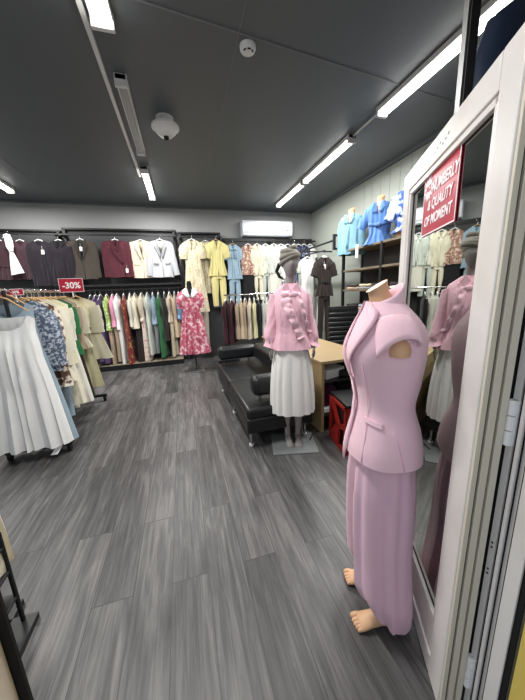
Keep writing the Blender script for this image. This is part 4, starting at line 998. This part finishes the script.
MB().add([(gx0+.01, -.020, gz0+.01), (gx1-.01, -.020, gz0+.01), (gx1-.01, -.020, gz1-.01), (gx0+.01, -.020, gz1-.01)], [(0, 1, 2, 3)]).obj('glass', gm, door, smooth=False)
# stepped profile on the hinge side edge of the leaf
for i, (ya, yb, xo, m) in enumerate([(-.004, -.016, -.010, M_seal), (-.016, -.024, -.004, M_blackm), (-.020, -.036, -.016, M_seal), (-.036, -.040, -.006, M_seal), (-.040, -.056, -.020, M_seal)]):
    MB().b2((xo, yb, .02), (.004, ya, DH-.01)).obj('edge_profile', m, door, smooth=False, bevel=.001)
# scratches on the top rail
mb = MB()
for i in range(7): mb.box((.36+i*.022, .0006, DH-.04-.006*(i % 3)), (.010, .0006, .003), ry=.5)
mb.obj('scuff_marks', mat('scuff', rgb(96, 78, 62), .7), door, smooth=False)
# door sign on the glass
sg = thing('door_sign', 'red and white sale poster stuck on the door glass', 'sign', tuple(hp+dv*0), PI/2-AZ)
# leaf s-coordinates of the poster (from the hinge side)
s0, s1, zt, zb = .290, .60, 1.877, 1.642
MB().b2((s0, -.018, zb), (s1, -.015, zt)).obj('poster', mat('poster_red', rgb(178, 26, 54), .3), sg, smooth=False)
mb = MB()
for p, q in (((s0, zb), (s1, zb+.005)), ((s0, zt-.005), (s1, zt)), ((s0, zb), (s0+.005, zt)), ((s1-.005, zb), (s1, zt))): mb.b2((p[0], -.015, p[1]), (q[0], -.0142, q[1]))
mb.obj('border', M_letter, sg, smooth=False)
# reading direction runs from far edge (left in view) to near edge
TR = (PI/2, 0, PI)
tcx = (s0+s1)/2
for body, sz, x, z, sx in (('NUMBERLY', .052, tcx-.04, 1.805, .82), ('& QUALITY', .05, tcx-.01, 1.748, .86), ('OF MOMENT', .05, tcx-.0, 1.692, .86)):
    text('lettering', body, sz, M_letter, sg, (x, -.0142, z), TR, sx=sx, shear=.15)
mb = MB(); c = (s1-.05, 1.815); n = 14
mb.prism([(c[0]+(.048 if i % 2 else .03)*cos(2*PI*i/(2*n)), c[1]+(.048 if i % 2 else .03)*sin(2*PI*i/(2*n))) for i in range(2*n)], -.015, -.0137); mb.obj('starburst', M_letter, sg, smooth=False)
text('lettering', '70%', .032, mat('poster_red', None), sg, (c[0], -.0130, c[1]), TR)

# ------------------------------------------------------------------ fixed door frame at the right with hinges, and left jamb
fx = .775
frame_r = struct(MB().b2((fx, .352, 0), (fx+.09, .462, 2.45)).obj('trim_5', M_pvc, smooth=False, bevel=.002))
mb = MB(); mb.b2((fx-.004, .450, 0), (fx+.002, .464, 2.4)); mb.b2((fx-.003, .426, 0), (fx+.002, .430, 2.4)); mb.b2((fx-.003, .412, 0), (fx+.002, .414, 2.4)); mb.b2((fx-.003, .400, 0), (fx+.002, .402, 2.4))
struct(mb.obj('trim_6', M_blackm, smooth=False))
mb = MB(); mb.b2((fx-.006, .432, 0), (fx+.002, .448, 2.4)); mb.b2((fx-.008, .365, 0), (fx+.002, .398, 2.4)); mb.b2((fx-.010, .415, 0), (fx+.002, .424, 2.4))
struct(mb.obj('trim_7', M_pvc, smooth=False, bevel=.002))
struct(MB().b2((fx-.004, .351, 0), (fx+.002, .364, 2.4)).obj('trim_8', M_blackm, smooth=False))
for z, lab in ((1.10, 'white hinge at hand height on the right door frame'), (.24, 'white hinge near the floor on the right door frame')):
    o = None
    hb = MB()
    for k_ in range(3): hb.tube([(fx-.014, .441, z-.06+k_*.041), (fx-.014, .441, z-.06+k_*.041+.038)], .0085, 14)
    hb.b2((fx-.010, .430, z-.06), (fx-.004, .452, z+.06))
    hb.obj('door_hinge', M_hgwhite, frame_r)['label'] = lab
mb = MB()
for k_ in (.72, .735, .63, .645): mb.tube([(fx-.0075, .440, k_), (fx-.004, .440, k_)], .0028, 8)
struct(mb.obj('trim_11', M_blackm, smooth=False))
# left jamb with black seal
struct(MB().b2((-.40, .28, 0), (-.288, .385, 2.45)).obj('trim_9', mat('cream_jamb', rgb(206, 196, 182), .5), smooth=False, bevel=.003))
struct(MB().b2((-.300, .3855, 0), (-.277, .391, 2.45)).obj('trim_10', M_blackm, smooth=False))

# things just inside, left of the doorway
t = thing('card_stand', 'low black stand with small cards inside the left doorway edge', 'stand', (-.90, 1.06, 0), rad(0))
MB().b2((-.12, -.20, 0), (.12, .20, .03)).obj('base', M_black, t, smooth=False)
for z in (.16, .30, .42): MB().b2((-.10, -.19, z), (.075, .19, z+.014)).obj('tray', M_black, t, smooth=False, bevel=.003)
for x, y in ((-.09, -.18), (-.09, .18), (.07, .18), (.07, -.18)): MB().tube([(x, y, .02), (x, y, .50)], .009, 8).obj('post', M_black, t)
MB().b2((-.105, -.195, .03), (-.095, .195, .50)).obj('back_plate', M_black, t, smooth=False)
for i, (z, lab) in enumerate(((.312, 'small white card on the top tray of the low black stand'), (.172, 'small white card low on the low black stand'))):
    tag(MB().box((-.835, .98-.04*i, z+.045), (.006, .10, .08), rz=rad(-14), ry=.25).obj('card', M_tag, smooth=False), lab, 'card', 'small cards on the low black stand')
dress('cream long coat cut by the left edge of the doorway', (-.915, 1.15, 1.55), C['lcream'], rz=82, L=1.15, hw=.20, ww=.17, sl=.6, sr=(.08, .07), ang=4, group=None)
t = thing('clothes_rack', 'black rail holding the cream coat left of the doorway', 'clothes rack', (-1.1, 1.15, 0))
MB().tube([(-.9, 0, 1.555), (.28, 0, 1.555)], .014, 8).obj('hanging_rail', M_chrome, t)
for x in (-.85, .20): MB().tube([(x, 0, .02), (x, 0, 1.555)], .013, 8).obj('post', M_black, t); MB().b2((x-.02, -.2, 0), (x+.02, .2, .03)).obj('foot', M_black, t, smooth=False)
